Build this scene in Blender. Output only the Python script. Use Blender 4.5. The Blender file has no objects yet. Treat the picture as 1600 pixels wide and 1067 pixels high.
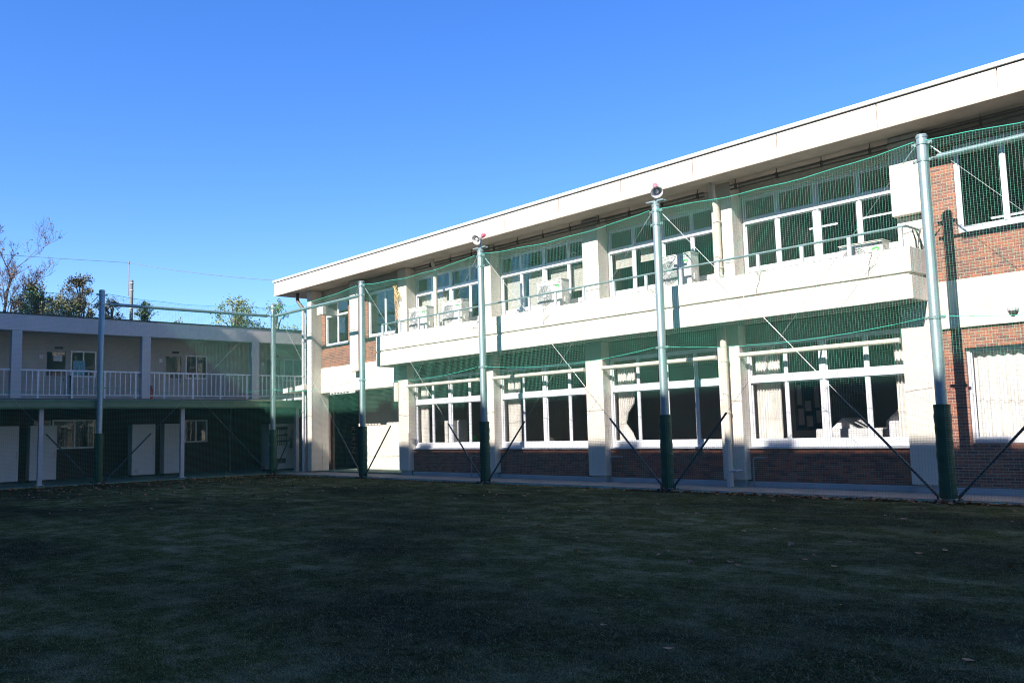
import bpy, bmesh, math, random
from mathutils import Vector, Matrix
import numpy as np
rnd = random.Random(7)
S = bpy.context.scene
COL = S.collection

# ------------------------------------------------------------------ camera
def make_camera():
    yaw, pitch, roll, f = 0.8302, 0.1008, -0.0264, 1364.6
    d = Vector((-math.sin(yaw)*math.cos(pitch), math.cos(yaw)*math.cos(pitch), math.sin(pitch)))
    r = d.cross(Vector((0, 0, 1))).normalized()
    u = r.cross(d)
    c, s = math.cos(roll), math.sin(roll)
    r2, u2 = c*r+s*u, -s*r+c*u
    cam = bpy.data.cameras.new('camera')
    cam.sensor_width = 36; cam.sensor_fit = 'HORIZONTAL'
    cam.lens = f/1600*36
    cam.clip_start = 0.1; cam.clip_end = 3000
    o = bpy.data.objects.new('camera', cam); COL.objects.link(o)
    M = Matrix((r2, u2, -d)).transposed().to_4x4()
    M.translation = Vector((0, 0, 1.6))
    o.matrix_world = M
    S.camera = o
make_camera()

# ------------------------------------------------------------------ sky, sun, exposure
ELEV, AZ = math.radians(37.5), math.radians(8.7)
w = bpy.data.worlds.new('World'); S.world = w; w.use_nodes = True
nt = w.node_tree; nt.nodes.clear()
sky = nt.nodes.new('ShaderNodeTexSky'); sky.sky_type = 'NISHITA'; sky.sun_disc = False
sky.sun_elevation = ELEV; sky.sun_rotation = math.pi-AZ
sky.altitude = 0; sky.air_density = 1.0; sky.dust_density = 0.0; sky.ozone_density = 6.0
gm = nt.nodes.new('ShaderNodeGamma'); gm.inputs[1].default_value = .85
hs = nt.nodes.new('ShaderNodeHueSaturation'); hs.inputs['Saturation'].default_value = 1.30; hs.inputs['Hue'].default_value = .517
bg = nt.nodes.new('ShaderNodeBackground'); bg.inputs[1].default_value = 0.134
ow = nt.nodes.new('ShaderNodeOutputWorld')
nt.links.new(sky.outputs[0], gm.inputs[0]); nt.links.new(gm.outputs[0], hs.inputs['Color']); nt.links.new(hs.outputs[0], bg.inputs[0]); nt.links.new(bg.outputs[0], ow.inputs[0])
ld = bpy.data.lights.new('sun', 'SUN'); ld.energy = 4.5; ld.angle = math.radians(0.5); ld.color = (1.0, 0.925, 0.83)
lo = bpy.data.objects.new('sun', ld); COL.objects.link(lo)
SD = Vector((-math.sin(AZ)*math.cos(ELEV), math.cos(AZ)*math.cos(ELEV), -math.sin(ELEV)))
lo.rotation_euler = SD.to_track_quat('-Z', 'Y').to_euler(); lo.location = (5, -30, 40)
S.view_settings.view_transform = 'Standard'; S.view_settings.look = 'None'
S.view_settings.exposure = 1.3; S.view_settings.gamma = 1.0
S.cycles.max_bounces = 8; S.cycles.transparent_max_bounces = 24
S.cycles.use_denoising = True; S.cycles.denoiser = 'OPENIMAGEDENOISE'; S.cycles.denoising_input_passes = 'RGB_ALBEDO_NORMAL'; S.cycles.denoising_prefilter = 'NONE'
S.cycles.filter_width = 1.1

# ------------------------------------------------------------------ materials
def nmat(name):
    m = bpy.data.materials.new(name); m.use_nodes = True
    t = m.node_tree; b = t.nodes['Principled BSDF']
    return m, t, b
def N(t, kind, **kw):
    n = t.nodes.new(kind)
    for k, v in kw.items(): setattr(n, k, v)
    return n
def ramp(t, fac, stops):
    r = N(t, 'ShaderNodeValToRGB'); e = r.color_ramp.elements
    while len(e) < len(stops): e.new(0.5)
    for q, (p, c) in zip(e, stops):
        q.position = p; q.color = (*c, 1) if len(c) == 3 else c
    t.links.new(fac, r.inputs[0]); return r.outputs[0]
def wpos(t, scale=(1, 1, 1)):
    g = N(t, 'ShaderNodeNewGeometry'); mp = N(t, 'ShaderNodeMapping'); mp.inputs['Scale'].default_value = scale
    t.links.new(g.outputs['Position'], mp.inputs['Vector']); return mp.outputs[0]
def noise(t, vec, scale, detail=4, rough=.55):
    n = N(t, 'ShaderNodeTexNoise'); n.inputs['Scale'].default_value = scale
    n.inputs['Detail'].default_value = detail; n.inputs['Roughness'].default_value = rough
    t.links.new(vec, n.inputs['Vector']); return n.outputs['Fac']
def mix(t, fac, a, b, mode='MIX'):
    m = N(t, 'ShaderNodeMix', data_type='RGBA', blend_type=mode)
    if isinstance(fac, (int, float)): m.inputs[0].default_value = fac
    else: t.links.new(fac, m.inputs[0])
    for i, x in ((6, a), (7, b)):
        if isinstance(x, tuple): m.inputs[i].default_value = (*x, 1)
        else: t.links.new(x, m.inputs[i])
    return m.outputs[2]
def bump(t, b, h, strength=.3, dist=.01):
    n = N(t, 'ShaderNodeBump'); n.inputs['Strength'].default_value = strength; n.inputs['Distance'].default_value = dist
    t.links.new(h, n.inputs['Height']); t.links.new(n.outputs[0], b.inputs['Normal'])

def weathered(name, col, var=.12, scale=1.5, rough=.7, streak=.25, metallic=0, fine=.02, dirt=(.16, .15, .13)):
    """painted / mineral surface: broad mottling, thin rain streaks down the face, fine grain"""
    m, t, b = nmat(name)
    p = wpos(t)
    n1 = noise(t, p, scale, 5)
    n2 = noise(t, wpos(t, (7, 7, .55)), 1.0, 4, .6)
    n3 = noise(t, p, 60, 2)
    dark = tuple(c*(1-var) for c in col); lite = tuple(min(.85, c*(1+var*.5)) for c in col)
    c = ramp(t, n1, [(.3, dark), (.7, lite)])
    st = ramp(t, n2, [(.56, (0, 0, 0)), (.8, (1, 1, 1))])
    sm = N(t, 'ShaderNodeMath', operation='MULTIPLY'); t.links.new(st, sm.inputs[0]); sm.inputs[1].default_value = streak
    c = mix(t, sm.outputs[0], c, dirt)
    t.links.new(c, b.inputs['Base Color'])
    b.inputs['Roughness'].default_value = rough; b.inputs['Metallic'].default_value = metallic
    bump(t, b, n3, .25, fine)
    return m
def plain(name, col, rough=.5, metallic=0, var=.15, scale=8):
    m, t, b = nmat(name)
    n1 = noise(t, wpos(t), scale, 4)
    c = ramp(t, n1, [(.3, tuple(x*(1-var) for x in col)), (.7, tuple(min(1, x*(1+var)) for x in col))])
    t.links.new(c, b.inputs['Base Color'])
    b.inputs['Roughness'].default_value = rough; b.inputs['Metallic'].default_value = metallic
    return m
def brick_mat(name, c1, c2, mortar, bw=.215, bh=.066, ms=.006):
    m, t, b = nmat(name)
    g = N(t, 'ShaderNodeNewGeometry'); sp = N(t, 'ShaderNodeSeparateXYZ'); t.links.new(g.outputs['Position'], sp.inputs[0])
    ad = N(t, 'ShaderNodeMath', operation='ADD'); t.links.new(sp.outputs['X'], ad.inputs[0]); t.links.new(sp.outputs['Y'], ad.inputs[1])
    cb = N(t, 'ShaderNodeCombineXYZ'); t.links.new(ad.outputs[0], cb.inputs['X']); t.links.new(sp.outputs['Z'], cb.inputs['Y'])
    br = N(t, 'ShaderNodeTexBrick'); br.inputs['Scale'].default_value = 1.0
    br.inputs['Brick Width'].default_value = bw; br.inputs['Row Height'].default_value = bh
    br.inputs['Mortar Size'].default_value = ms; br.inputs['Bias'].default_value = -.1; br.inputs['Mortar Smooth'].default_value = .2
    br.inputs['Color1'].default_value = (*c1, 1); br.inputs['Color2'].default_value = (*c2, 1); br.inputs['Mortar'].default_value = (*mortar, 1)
    t.links.new(cb.outputs[0], br.inputs['Vector'])
    n1 = noise(t, wpos(t), 22, 4); n2 = noise(t, wpos(t, (1, 1, .4)), 1.1, 4)
    c = mix(t, .35, br.outputs['Color'], ramp(t, n1, [(.3, (.55, .55, .55)), (.7, (1.25, 1.25, 1.25))]), 'MULTIPLY')
    c = mix(t, .5, c, ramp(t, n2, [(.3, (.75, .75, .75)), (.7, (1.15, 1.15, 1.15))]), 'MULTIPLY')
    t.links.new(c, b.inputs['Base Color']); b.inputs['Roughness'].default_value = .55
    iv = N(t, 'ShaderNodeMath', operation='SUBTRACT'); iv.inputs[0].default_value = 1; t.links.new(br.outputs['Fac'], iv.inputs[1])
    bump(t, b, iv.outputs[0], .6, .006)
    return m
def glass_mat(name, tint=(.94, .94, .94), gloss=.16):
    m, t, b = nmat(name); t.nodes.remove(b)
    tr = N(t, 'ShaderNodeBsdfTransparent'); tr.inputs[0].default_value = (*tint, 1)
    gl = N(t, 'ShaderNodeBsdfGlossy'); gl.inputs['Roughness'].default_value = .02
    fr = N(t, 'ShaderNodeLayerWeight'); fr.inputs['Blend'].default_value = .5
    pw = N(t, 'ShaderNodeMath', operation='POWER'); t.links.new(fr.outputs['Facing'], pw.inputs[0]); pw.inputs[1].default_value = 3.5
    ml = N(t, 'ShaderNodeMath', operation='MULTIPLY_ADD'); t.links.new(pw.outputs[0], ml.inputs[0]); ml.inputs[1].default_value = .7; ml.inputs[2].default_value = gloss*.25
    nz = noise(t, wpos(t), .9, 2); bp = N(t, 'ShaderNodeBump'); bp.inputs['Strength'].default_value = .03; bp.inputs['Distance'].default_value = .05
    t.links.new(nz, bp.inputs['Height']); t.links.new(bp.outputs[0], gl.inputs['Normal'])
    mx = N(t, 'ShaderNodeMixShader'); t.links.new(ml.outputs[0], mx.inputs[0]); t.links.new(tr.outputs[0], mx.inputs[1]); t.links.new(gl.outputs[0], mx.inputs[2])
    t.links.new(mx.outputs[0], t.nodes['Material Output'].inputs[0])
    return m
def galv_mat(name, base=.62):
    m, t, b = nmat(name)
    v = N(t, 'ShaderNodeTexVoronoi'); v.inputs['Scale'].default_value = 45; t.links.new(wpos(t), v.inputs['Vector'])
    n2 = noise(t, wpos(t, (8, 8, 1.2)), 1.3, 4)
    c = ramp(t, v.outputs['Distance'], [(.0, (base*.56, base*.90, base*.90)), (.6, (base*.84, base*1.14, base*1.16))])
    c = mix(t, .6, c, ramp(t, n2, [(.3, (.7, .72, .74)), (.7, (1.1, 1.1, 1.1))]), 'MULTIPLY')
    t.links.new(c, b.inputs['Base Color']); b.inputs['Metallic'].default_value = .45; b.inputs['Roughness'].default_value = .42
    return m
def turf_mat():
    m, t, b = nmat('turf')
    p = wpos(t)
    fine = noise(t, p, 70, 4, .75)
    mid = noise(t, wpos(t, (1.0, 1.25, 1)), 1.5, 8, .72)
    big = noise(t, wpos(t, (.6, 1.1, 1)), .28, 5, .6)
    tuft = noise(t, p, 9, 6, .72)
    c = ramp(t, fine, [(.36, (.018, .018, .007)), (.5, (.062, .062, .023)), (.64, (.19, .18, .078))])
    c = mix(t, ramp(t, tuft, [(.38, (.8, .8, .8)), (.6, (0, 0, 0))]), c, (.026, .027, .010))
    c = mix(t, 1.0, c, ramp(t, big, [(.38, (.60, .70, .90)), (.58, (1.22, 1.42, 1.18))]), 'MULTIPLY')
    worn = mix(t, 1.0, ramp(t, mid, [(.46, (0, 0, 0)), (.74, (.75, .75, .75))]), ramp(t, big, [(.40, (.25, .25, .25)), (.60, (1, 1, 1))]), 'MULTIPLY')
    speck = mix(t, ramp(t, fine, [(.38, (0, 0, 0)), (.60, (1, 1, 1))]), (.05, .05, .02), (.52, .50, .31))
    c = mix(t, worn, c, speck)
    t.links.new(c, b.inputs['Base Color']); b.inputs['Roughness'].default_value = 1
    b.inputs['Specular IOR Level'].default_value = 0.0
    hh = mix(t, .5, fine, tuft)
    bump(t, b, hh, .9, .03)
    return m
def conc_mat(name, col, var=.25):
    m, t, b = nmat(name)
    p = wpos(t); n1 = noise(t, p, 1.3, 6, .65); n2 = noise(t, p, 45, 3)
    c = ramp(t, n1, [(.3, tuple(x*(1-var) for x in col)), (.7, tuple(x*(1+var) for x in col))])
    c = mix(t, .4, c, ramp(t, n2, [(.3, (.7, .7, .7)), (.7, (1.2, 1.2, 1.2))]), 'MULTIPLY')
    t.links.new(c, b.inputs['Base Color']); b.inputs['Roughness'].default_value = .85; bump(t, b, n2, .3, .004)
    return m
def emit_mat(name, col, s):
    m, t, b = nmat(name); b.inputs['Base Color'].default_value = (*col, 1)
    b.inputs['Emission Color'].default_value = (*col, 1); b.inputs['Emission Strength'].default_value = s
    return m
def leaf_mat(name, a, bcol):
    m, t, b = nmat(name)
    n1 = noise(t, wpos(t), 3.5, 3); oi = noise(t, wpos(t), 40, 2)
    c = mix(t, .5, ramp(t, n1, [(.3, a), (.7, bcol)]), ramp(t, oi, [(.3, a), (.7, bcol)]))
    t.links.new(c, b.inputs['Base Color']); b.inputs['Roughness'].default_value = .6
    return m

M = dict(
    stucco=weathered('cream_stucco', (.66, .61, .53), .10, 1.2, .85, .22),
    band=weathered('pale_band', (.70, .65, .575), .10, 1.0, .85, .32),
    fascia=weathered('fascia_panel', (.70, .65, .585), .08, .7, .8, .3),
    lintel=weathered('lintel_shade', (.20, .20, .19), .12, 1.5, .8, .1),  # cream darkened to grey: shade below the balcony put into the colour
    soffit=weathered('soffit_board', (.47, .42, .36), .14, 2.5, .9, .1),
    annex=weathered('annex_paint', (.56, .53, .53), .08, 1.0, .8, .15),
    annexwall=weathered('annex_wall', (.50, .45, .41), .10, 1.0, .85, .1),
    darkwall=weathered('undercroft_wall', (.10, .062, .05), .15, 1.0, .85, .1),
    plinth=conc_mat('plinth_concrete', (.40, .41, .42), .15),
    walk=conc_mat('walk_concrete', (.22, .215, .21), .3),
    greenfloor=conc_mat('green_floor', (.10, .17, .13), .2),
    brick=brick_mat('brick_tile', (.335, .112, .058), (.135, .056, .053), (.38, .32, .26)),
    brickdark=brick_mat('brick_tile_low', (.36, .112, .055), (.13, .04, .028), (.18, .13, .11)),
    alu=plain('aluminium', (.66, .68, .72), .4, .25, .06),
    white=plain('white_paint', (.74, .74, .74), .5, 0, .05),
    whitecab=plain('white_laminate', (.62, .65, .68), .35, 0, .04, 2),
    glass=glass_mat('window_glass'),
    galv=galv_mat('galvanised_steel', .32),
    wire=plain('steel_wire', (.42, .44, .44), .4, .5, .1),
    pad=weathered('green_pad', (.022, .075, .036), .25, 3, .6, .15, 0, .03, (.03, .05, .035)),
    sleeve=plain('dark_sleeve', (.03, .033, .05), .45, 0, .3, 20),
    net=plain('net_cord', (.09, .36, .25), .6, 0, .15, 3),
    rope=plain('green_rope', (.05, .46, .33), .6, 0, .12, 20),
    canopy=weathered('canopy_green', (.15, .225, .125), .12, 1.5, .5, .2, 0, .01, (.05, .07, .05)),
    dark=plain('dark_metal', (.035, .035, .037), .5, .2, .2),
    brown=plain('brown_pipe', (.13, .085, .07), .5, 0, .2),
    pipe=weathered('cream_pipe', (.66, .60, .50), .08, 2, .6, .2),
    conduitgrey=plain('grey_conduit', (.24, .24, .25), .6, 0, .15),
    conduit=plain('eaves_conduit', (.13, .12, .105), .6, 0, .15),
    pipew=plain('grey_pipe', (.52, .52, .55), .5, 0, .1),
    acbody=weathered('unit_casing', (.66, .65, .60), .05, 2, .5, .1),
    acgrille=plain('unit_grille', (.40, .40, .38), .5, 0, .2, 30),
    acdark=plain('unit_recess', (.36, .36, .345), .6, 0, .2),
    leafgreen=plain('logo_green', (.08, .45, .10), .5, 0, .05),
    pole=plain('pole_concrete', (.20, .22, .21), .8, 0, .15, 2),
    letter=plain('sign_letter', (.62, .36, .24), .6, 0, .05),
    ink=plain('grey_ink', (.18, .18, .18), .6, 0, .05),
    speakw=plain('horn_white', (.75, .75, .75), .35, 0, .05),
    speakr=plain('horn_pink', (.68, .16, .20), .4, 0, .1),
    red=plain('red_paint', (.45, .03, .03), .4, 0, .1),
    curtain=plain('curtain_cloth', (.80, .78, .74), .9, 0, .08, 4),
    blind=plain('blind_cloth', (.50, .50, .46), .85, 0, .06, 4),
    room=plain('room_wall', (.50, .48, .42), .9, 0, .08, 1),
    floor=plain('room_floor', (.16, .11, .07), .5, 0, .2, 3),
    ceil=plain('room_ceiling', (.34, .34, .32), .9, 0, .05, 2),
    lamp=emit_mat('lamp_tube', (.95, .97, 1.0), 1.2),
    board=plain('board_green', (.02, .07, .045), .7, 0, .1),
    paper=plain('paper', (.7, .7, .68), .8, 0, .08, 9),
    poster=plain('poster_blue', (.22, .45, .55), .7, 0, .35, 14),
    cloth=plain('table_cloth', (.68, .68, .70), .9, 0, .06, 3),
    bucket=plain('green_plastic', (.10, .50, .08), .4, 0, .05),
    vend=plain('vending_casing', (.66, .68, .68), .35, 0, .04, 2),
    venddark=plain('vending_window', (.10, .11, .11), .25, 0, .2),
    can=plain('drink_can', (.55, .55, .5), .35, .2, .6, 26),
    straw=plain('dry_straw', (.52, .38, .18), .9, 0, .25, 30),
    bark=plain('tree_bark', (.10, .075, .06), .9, 0, .25, 9),
    budleaf=leaf_mat('dry_leaf', (.13, .055, .03), (.22, .10, .05)),
    ever=leaf_mat('evergreen_leaf', (.045, .085, .028), (.12, .17, .05)),
    olive=leaf_mat('olive_leaf', (.10, .11, .03), (.20, .20, .06)),
    rust=leaf_mat('rusty_leaf', (.05, .055, .022), (.105, .095, .042)),
    bamboo=leaf_mat('bamboo_leaf', (.11, .16, .045), (.24, .29, .09)),
    litter=leaf_mat('litter_leaf', (.26, .09, .035), (.46, .26, .13)),
    fibre=leaf_mat('turf_fibre', (.05, .058, .02), (.33, .31, .14)),
    turf=turf_mat(), oppo=weathered('far_wall', (.38, .36, .33), .1, .8, .85, .2),
)

# ------------------------------------------------------------------ mesh helpers
class MB:
    def __init__(s): s.v = []; s.f = []
    def box(s, x0, x1, y0, y1, z0, z1):
        if x0 > x1: x0, x1 = x1, x0
        if y0 > y1: y0, y1 = y1, y0
        if z0 > z1: z0, z1 = z1, z0
        n = len(s.v)
        s.v += [(x0, y0, z0), (x1, y0, z0), (x1, y1, z0), (x0, y1, z0), (x0, y0, z1), (x1, y0, z1), (x1, y1, z1), (x0, y1, z1)]
        s.f += [tuple(n+i for i in q) for q in ((0, 3, 2, 1), (4, 5, 6, 7), (0, 1, 5, 4), (1, 2, 6, 5), (2, 3, 7, 6), (3, 0, 4, 7))]
        return s
    def tube(s, pts, r, n=8, cap=True):
        pts = [Vector(p) for p in pts]
        rs = r if isinstance(r, (list, tuple)) else [r]*len(pts)
        base = len(s.v); up = None
        for i, p in enumerate(pts):
            d = (pts[min(i+1, len(pts)-1)]-pts[max(i-1, 0)])
            if d.length < 1e-9: d = Vector((0, 0, 1))
            d.normalize()
            if up is None:
                up = Vector((0, 0, 1)) if abs(d.z) < .9 else Vector((1, 0, 0))
            a = d.cross(up)
            if a.length < 1e-6: a = d.cross(Vector((0, 1, 0)))
            a.normalize(); b = d.cross(a).normalized(); up = -b if False else up
            for k in range(n):
                an = 2*math.pi*k/n
                q = p+(a*math.cos(an)+b*math.sin(an))*rs[i]
                s.v.append((q.x, q.y, q.z))
        for i in range(len(pts)-1):
            for k in range(n):
                k2 = (k+1) % n
                s.f.append((base+i*n+k, base+i*n+k2, base+(i+1)*n+k2, base+(i+1)*n+k))
        if cap:
            s.f.append(tuple(base+k for k in reversed(range(n))))
            s.f.append(tuple(base+(len(pts)-1)*n+k for k in range(n)))
        return s
    def poly(s, pts):
        n = len(s.v); s.v += [tuple(p) for p in pts]; s.f.append(tuple(range(n, n+len(pts)))); return s
    def prism(s, pts, vec):
        n = len(s.v); k = len(pts); vec = Vector(vec)
        s.v += [tuple(p) for p in pts]; s.v += [tuple(Vector(p)+vec) for p in pts]
        s.f.append(tuple(range(n, n+k))); s.f.append(tuple(reversed(range(n+k, n+2*k))))
        for i in range(k):
            j = (i+1) % k; s.f.append((n+j, n+i, n+k+i, n+k+j))
        return s
    def lathe(s, p, axis, prof, n=20):
        """prof: list of (distance along axis, radius)"""
        p = Vector(p); d = Vector(axis).normalized()
        a = d.cross(Vector((0, 0, 1)) if abs(d.z) < .9 else Vector((1, 0, 0))).normalized(); b = d.cross(a)
        base = len(s.v)
        for (h, r) in prof:
            for k in range(n):
                an = 2*math.pi*k/n; q = p+d*h+(a*math.cos(an)+b*math.sin(an))*r
                s.v.append(tuple(q))
        for i in range(len(prof)-1):
            for k in range(n):
                k2 = (k+1) % n; s.f.append((base+i*n+k, base+i*n+k2, base+(i+1)*n+k2, base+(i+1)*n+k))
        return s
    def build(s, name, mat, parent=None, smooth=False, bevel=0, local=False):
        off = Vector(WL.get(parent.name, (0, 0, 0))) if (parent is not None and not local) else Vector((0, 0, 0))
        me = bpy.data.meshes.new(name)
        me.from_pydata([(v[0]-off.x, v[1]-off.y, v[2]-off.z) for v in s.v], [], s.f)
        bm = bmesh.new(); bm.from_mesh(me)
        bmesh.ops.recalc_face_normals(bm, faces=bm.faces); bm.to_mesh(me); bm.free()
        me.materials.append(M[mat] if isinstance(mat, str) else mat)
        if smooth:
            me.polygons.foreach_set('use_smooth', [True]*len(me.polygons))
        o = bpy.data.objects.new(name, me); COL.objects.link(o)
        if parent is not None:
            o.parent = parent; WL[o.name] = tuple(off)
        if bevel:
            bv = o.modifiers.new('bevel', 'BEVEL'); bv.width = bevel; bv.segments = 2; bv.limit_method = 'ANGLE'; bv.angle_limit = math.radians(50)
        if smooth == 'auto':
            me.set_sharp_from_angle(angle=math.radians(40))
        return o
WL = {}
def thing(name, label, cat, loc=(0, 0, 0), group=None, rotz=0):
    o = bpy.data.objects.new(name, None); COL.objects.link(o); o.empty_display_size = .1
    o.location = loc; o.rotation_euler = (0, 0, rotz); WL[o.name] = tuple(loc)
    return tag(o, label, cat, group)
def tag(o, label, cat, group=None):
    o['label'] = label; o['category'] = cat
    if group: o['group'] = group
    return o
def kind(o, k): o['kind'] = k; return o
def copy_tree(o, parent=None):
    c = o.copy(); COL.objects.link(c); c.parent = parent
    for ch in list(o.children): copy_tree(ch, c)
    return c
def retag(o, label, loc, rotz=0):
    o['label'] = label; o.location = loc; o.rotation_euler = (0, 0, rotz); return o
def text_mesh(name, body, size, mat, parent, loc, rot, depth=.004, local=True, spacing=1.0):
    cu = bpy.data.curves.new(name, 'FONT'); cu.body = body; cu.size = size; cu.extrude = depth; cu.resolution_u = 2; cu.space_character = spacing
    cu.align_x = 'CENTER'; cu.align_y = 'CENTER'
    tmp = bpy.data.objects.new('tmp', cu); COL.objects.link(tmp)
    dg = bpy.context.evaluated_depsgraph_get(); me = bpy.data.meshes.new_from_object(tmp.evaluated_get(dg))
    bpy.data.objects.remove(tmp)
    me.materials.clear(); me.materials.append(M[mat])
    o = bpy.data.objects.new(name, me); COL.objects.link(o); o.parent = parent; o.location = loc; o.rotation_euler = rot
    return o

# ------------------------------------------------------------------ ground
YN, YB, YR, YP, YW = 17.5, 18.3, 18.15, 19.0, 19.25
XL = -33.55                      # left end of the main building
b = MB()
b.poly([(-400, -400, -.05), (400, -400, -.05), (400, 500, -.05), (-400, 500, -.05)])
kind(b.build('terrain', 'walk'), 'structure')
b = MB(); nx, ny = 46, 40
b.box(-34.45, 14, -4.8, 17.55, -.2, 0.0)
kind(b.build('turf', 'turf'), 'structure')
b = MB(); b.box(-34.45, 8, 17.62, 19.2, -.2, .05)
kind(b.build('walkway', 'walk', bevel=.012), 'structure')
b = MB()
x = -34.45
while x < 8:
    b.box(x+.004, min(x+.596, 8), 17.555, 17.615, -.1, .022); x += .6
kind(b.build('kerb', 'plinth', bevel=.006), 'structure')
b = MB(); b.box(-40.2, -34.46, -9, 24, -.2, .06)
kind(b.build('corridor_floor', 'greenfloor'), 'structure')
b = MB(); b.box(-33.2, -27.2, 19.21, 26, -.2, .1)
kind(b.build('entrance_floor', 'greenfloor', bevel=.01), 'structure')

# ------------------------------------------------------------------ main building
sb = thing('school_building', 'two storey cream school building with brick tile panels, long balcony and overhanging flat roof', 'building', (-15, 22, 0))
PIL = [(-27.2, -26.6), (-22.4, -21.76), (-17.6, -16.93), (-12.97, -12.32), (-8.24, -7.6)]
BAY = [(PIL[i][1], PIL[i+1][0]) for i in range(4)]
XR = 3.0

def window(X0, X1, Z0, Z1, Y, vert=(), hori=(), fw=.06, parent=sb, thick=(), name='window', depth=.10, low=None):
    """frame + panes in the plane Y; vert: (x, width), hori: (z, height)"""
    f = MB()
    f.box(X0, X1, Y, Y+depth, Z0, Z0+(low or fw)); f.box(X0, X1, Y, Y+depth, Z1-fw, Z1)
    f.box(X0, X0+fw, Y+.002, Y+depth-.002, Z0+(low or fw), Z1-fw); f.box(X1-fw, X1, Y+.002, Y+depth-.002, Z0+(low or fw), Z1-fw)
    zs = [Z0+(low or fw)]
    for (z, h) in sorted(hori):
        f.box(X0+fw, X1-fw, Y-.015, Y+depth-.004, z-h/2, z+h/2)
        zs += [z-h/2, z+h/2]
    zs.append(Z1-fw)
    xs = [X0+fw]
    for (x, wd) in sorted(vert): xs += [x-wd/2, x+wd/2]
    xs.append(X1-fw)
    g = MB()
    for i in range(0, len(zs), 2):
        for (x, wd) in vert:
            f.box(x-wd/2, x+wd/2, Y+.006, Y+depth-.008, zs[i], zs[i+1])
        for j in range(0, len(xs), 2):
            # sash rims inside each light
            a0, a1, c0, c1 = xs[j], xs[j+1], zs[i], zs[i+1]; off = .02 if (j//2) % 2 else .045; r = .028
            f.box(a0, a1, Y+off, Y+off+.03, c0, c0+r*1.4); f.box(a0, a1, Y+off, Y+off+.03, c1-r, c1)
            f.box(a0, a0+r, Y+off+.001, Y+off+.029, c0+r*1.4, c1-r); f.box(a1-r, a1, Y+off+.001, Y+off+.029, c0+r*1.4, c1-r)
            g.box(a0+r, a1-r, Y+off+.012, Y+off+.017, c0+r*1.4, c1-r)
    fo = f.build(name, 'alu', parent)
    g.build('pane', 'glass', fo)
    return fo

# brick tile skins -------------------------------------------------
def skin(rects, name, mat, Y0, Y1):
    q = MB()
    for r in rects: q.box(r[0], r[1], Y0, Y1, r[2], r[3])
    return q.build(name, mat, sb)
def holed(X0, X1, Z0, Z1, holes):
    out = []; x = X0
    for (a, c, z0, z1) in sorted(holes):
        if a > x: out.append((x, a, Z0, Z1))
        if z0 > Z0: out.append((a, c, Z0, z0))
        if z1 < Z1: out.append((a, c, z1, Z1))
        x = c
    if x < X1: out.append((x, X1, Z0, Z1))
    return out
WRL = (-7.02, -4.55, 1.08, 3.04); WRU = (-6.97, -4.55, 5.46, 7.35)
WL1 = (-32.95, -31.1, 5.33, 7.25); WL2 = (-29.62, -27.72, 5.42, 7.25)
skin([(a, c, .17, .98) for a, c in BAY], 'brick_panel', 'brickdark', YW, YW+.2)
skin(holed(-7.6, XR, .17, 3.46, [WRL]), 'brick_wall', 'brick', 19.16, 19.36)
skin(holed(-7.6, XR, 4.49, 7.40, [WRU]), 'brick_wall', 'brick', 19.16, 19.36)
skin(holed(-33.2, -27.2, 4.43, 7.32, [WL1, WL2]), 'brick_wall', 'brick', YW, YW+.2)
# plinths
q = MB(); q.box(-26.6, -8.24, YW-.05, YW+.22, -.1, .168)
q.box(-7.6, XR, 19.13, 19.38, -.1, .168)
for i, (a, c) in enumerate(PIL): q.box(a+.05, c-.05, YP+.05, YW-.06, -.1, .22)
q.build('plinth', 'plinth', sb, bevel=.01)
# pale bands
q = MB(); q.box(XL+.3, -27.2, YW-.06, YW+.5, 3.37, 4.44)
q.build('spandrel', 'band', sb, bevel=.012)
q = MB(); q.box(-7.6, XR, 19.1, 19.4, 3.47, 4.48)
q.build('spandrel', 'band', sb, bevel=.012)
# masonry behind and above the windows
q = MB()
for (a, c) in BAY:
    q.box(a, c, YW+.22, YW+.36, 4.72, 5.44)          # wall under the upper windows
    q.box(a, c, YW+.16, YW+.36, 7.42, 7.78)          # wall over the upper windows
q.box(XL, -33.2, YW, 19.55, 0, 3.4); q.box(XL, -33.2, 24.5, 32, 0, 3.4); q.box(XL, -33.2, YW, 32, 3.402, 7.78)   # left end wall
q.box(-33.2, -27.2, YW+.21, YW+.4, 4.44, 5.3); q.box(-33.2, -27.2, YW+.21, YW+.4, 7.32, 7.78)
q.box(XL+.36, XR, 26.6, 26.8, 0, 7.78)               # back wall
q.box(-7.55, XR, 19.37, 19.5, 3.3, 4.9)
q.box(XR, XR+.3, 19.17, 26.8, 0, 7.78)
q.build('wall', 'stucco', sb)
q = MB()
for (a, c) in BAY: q.box(a, c, YW+.06, YW+.3, 3.62, 4.07)   # lintels; their dark grey carries the shade under the balcony
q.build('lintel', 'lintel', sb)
q = MB(); q.box(-33.19, -27.2, YW-.03, YW+.2, 7.322, 7.778); q.build('beam', 'soffit', sb)
q = MB(); q.box(-7.5, XR, 19.12, 19.36, 7.402, 7.778); q.build('beam', 'soffit', sb)
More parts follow.
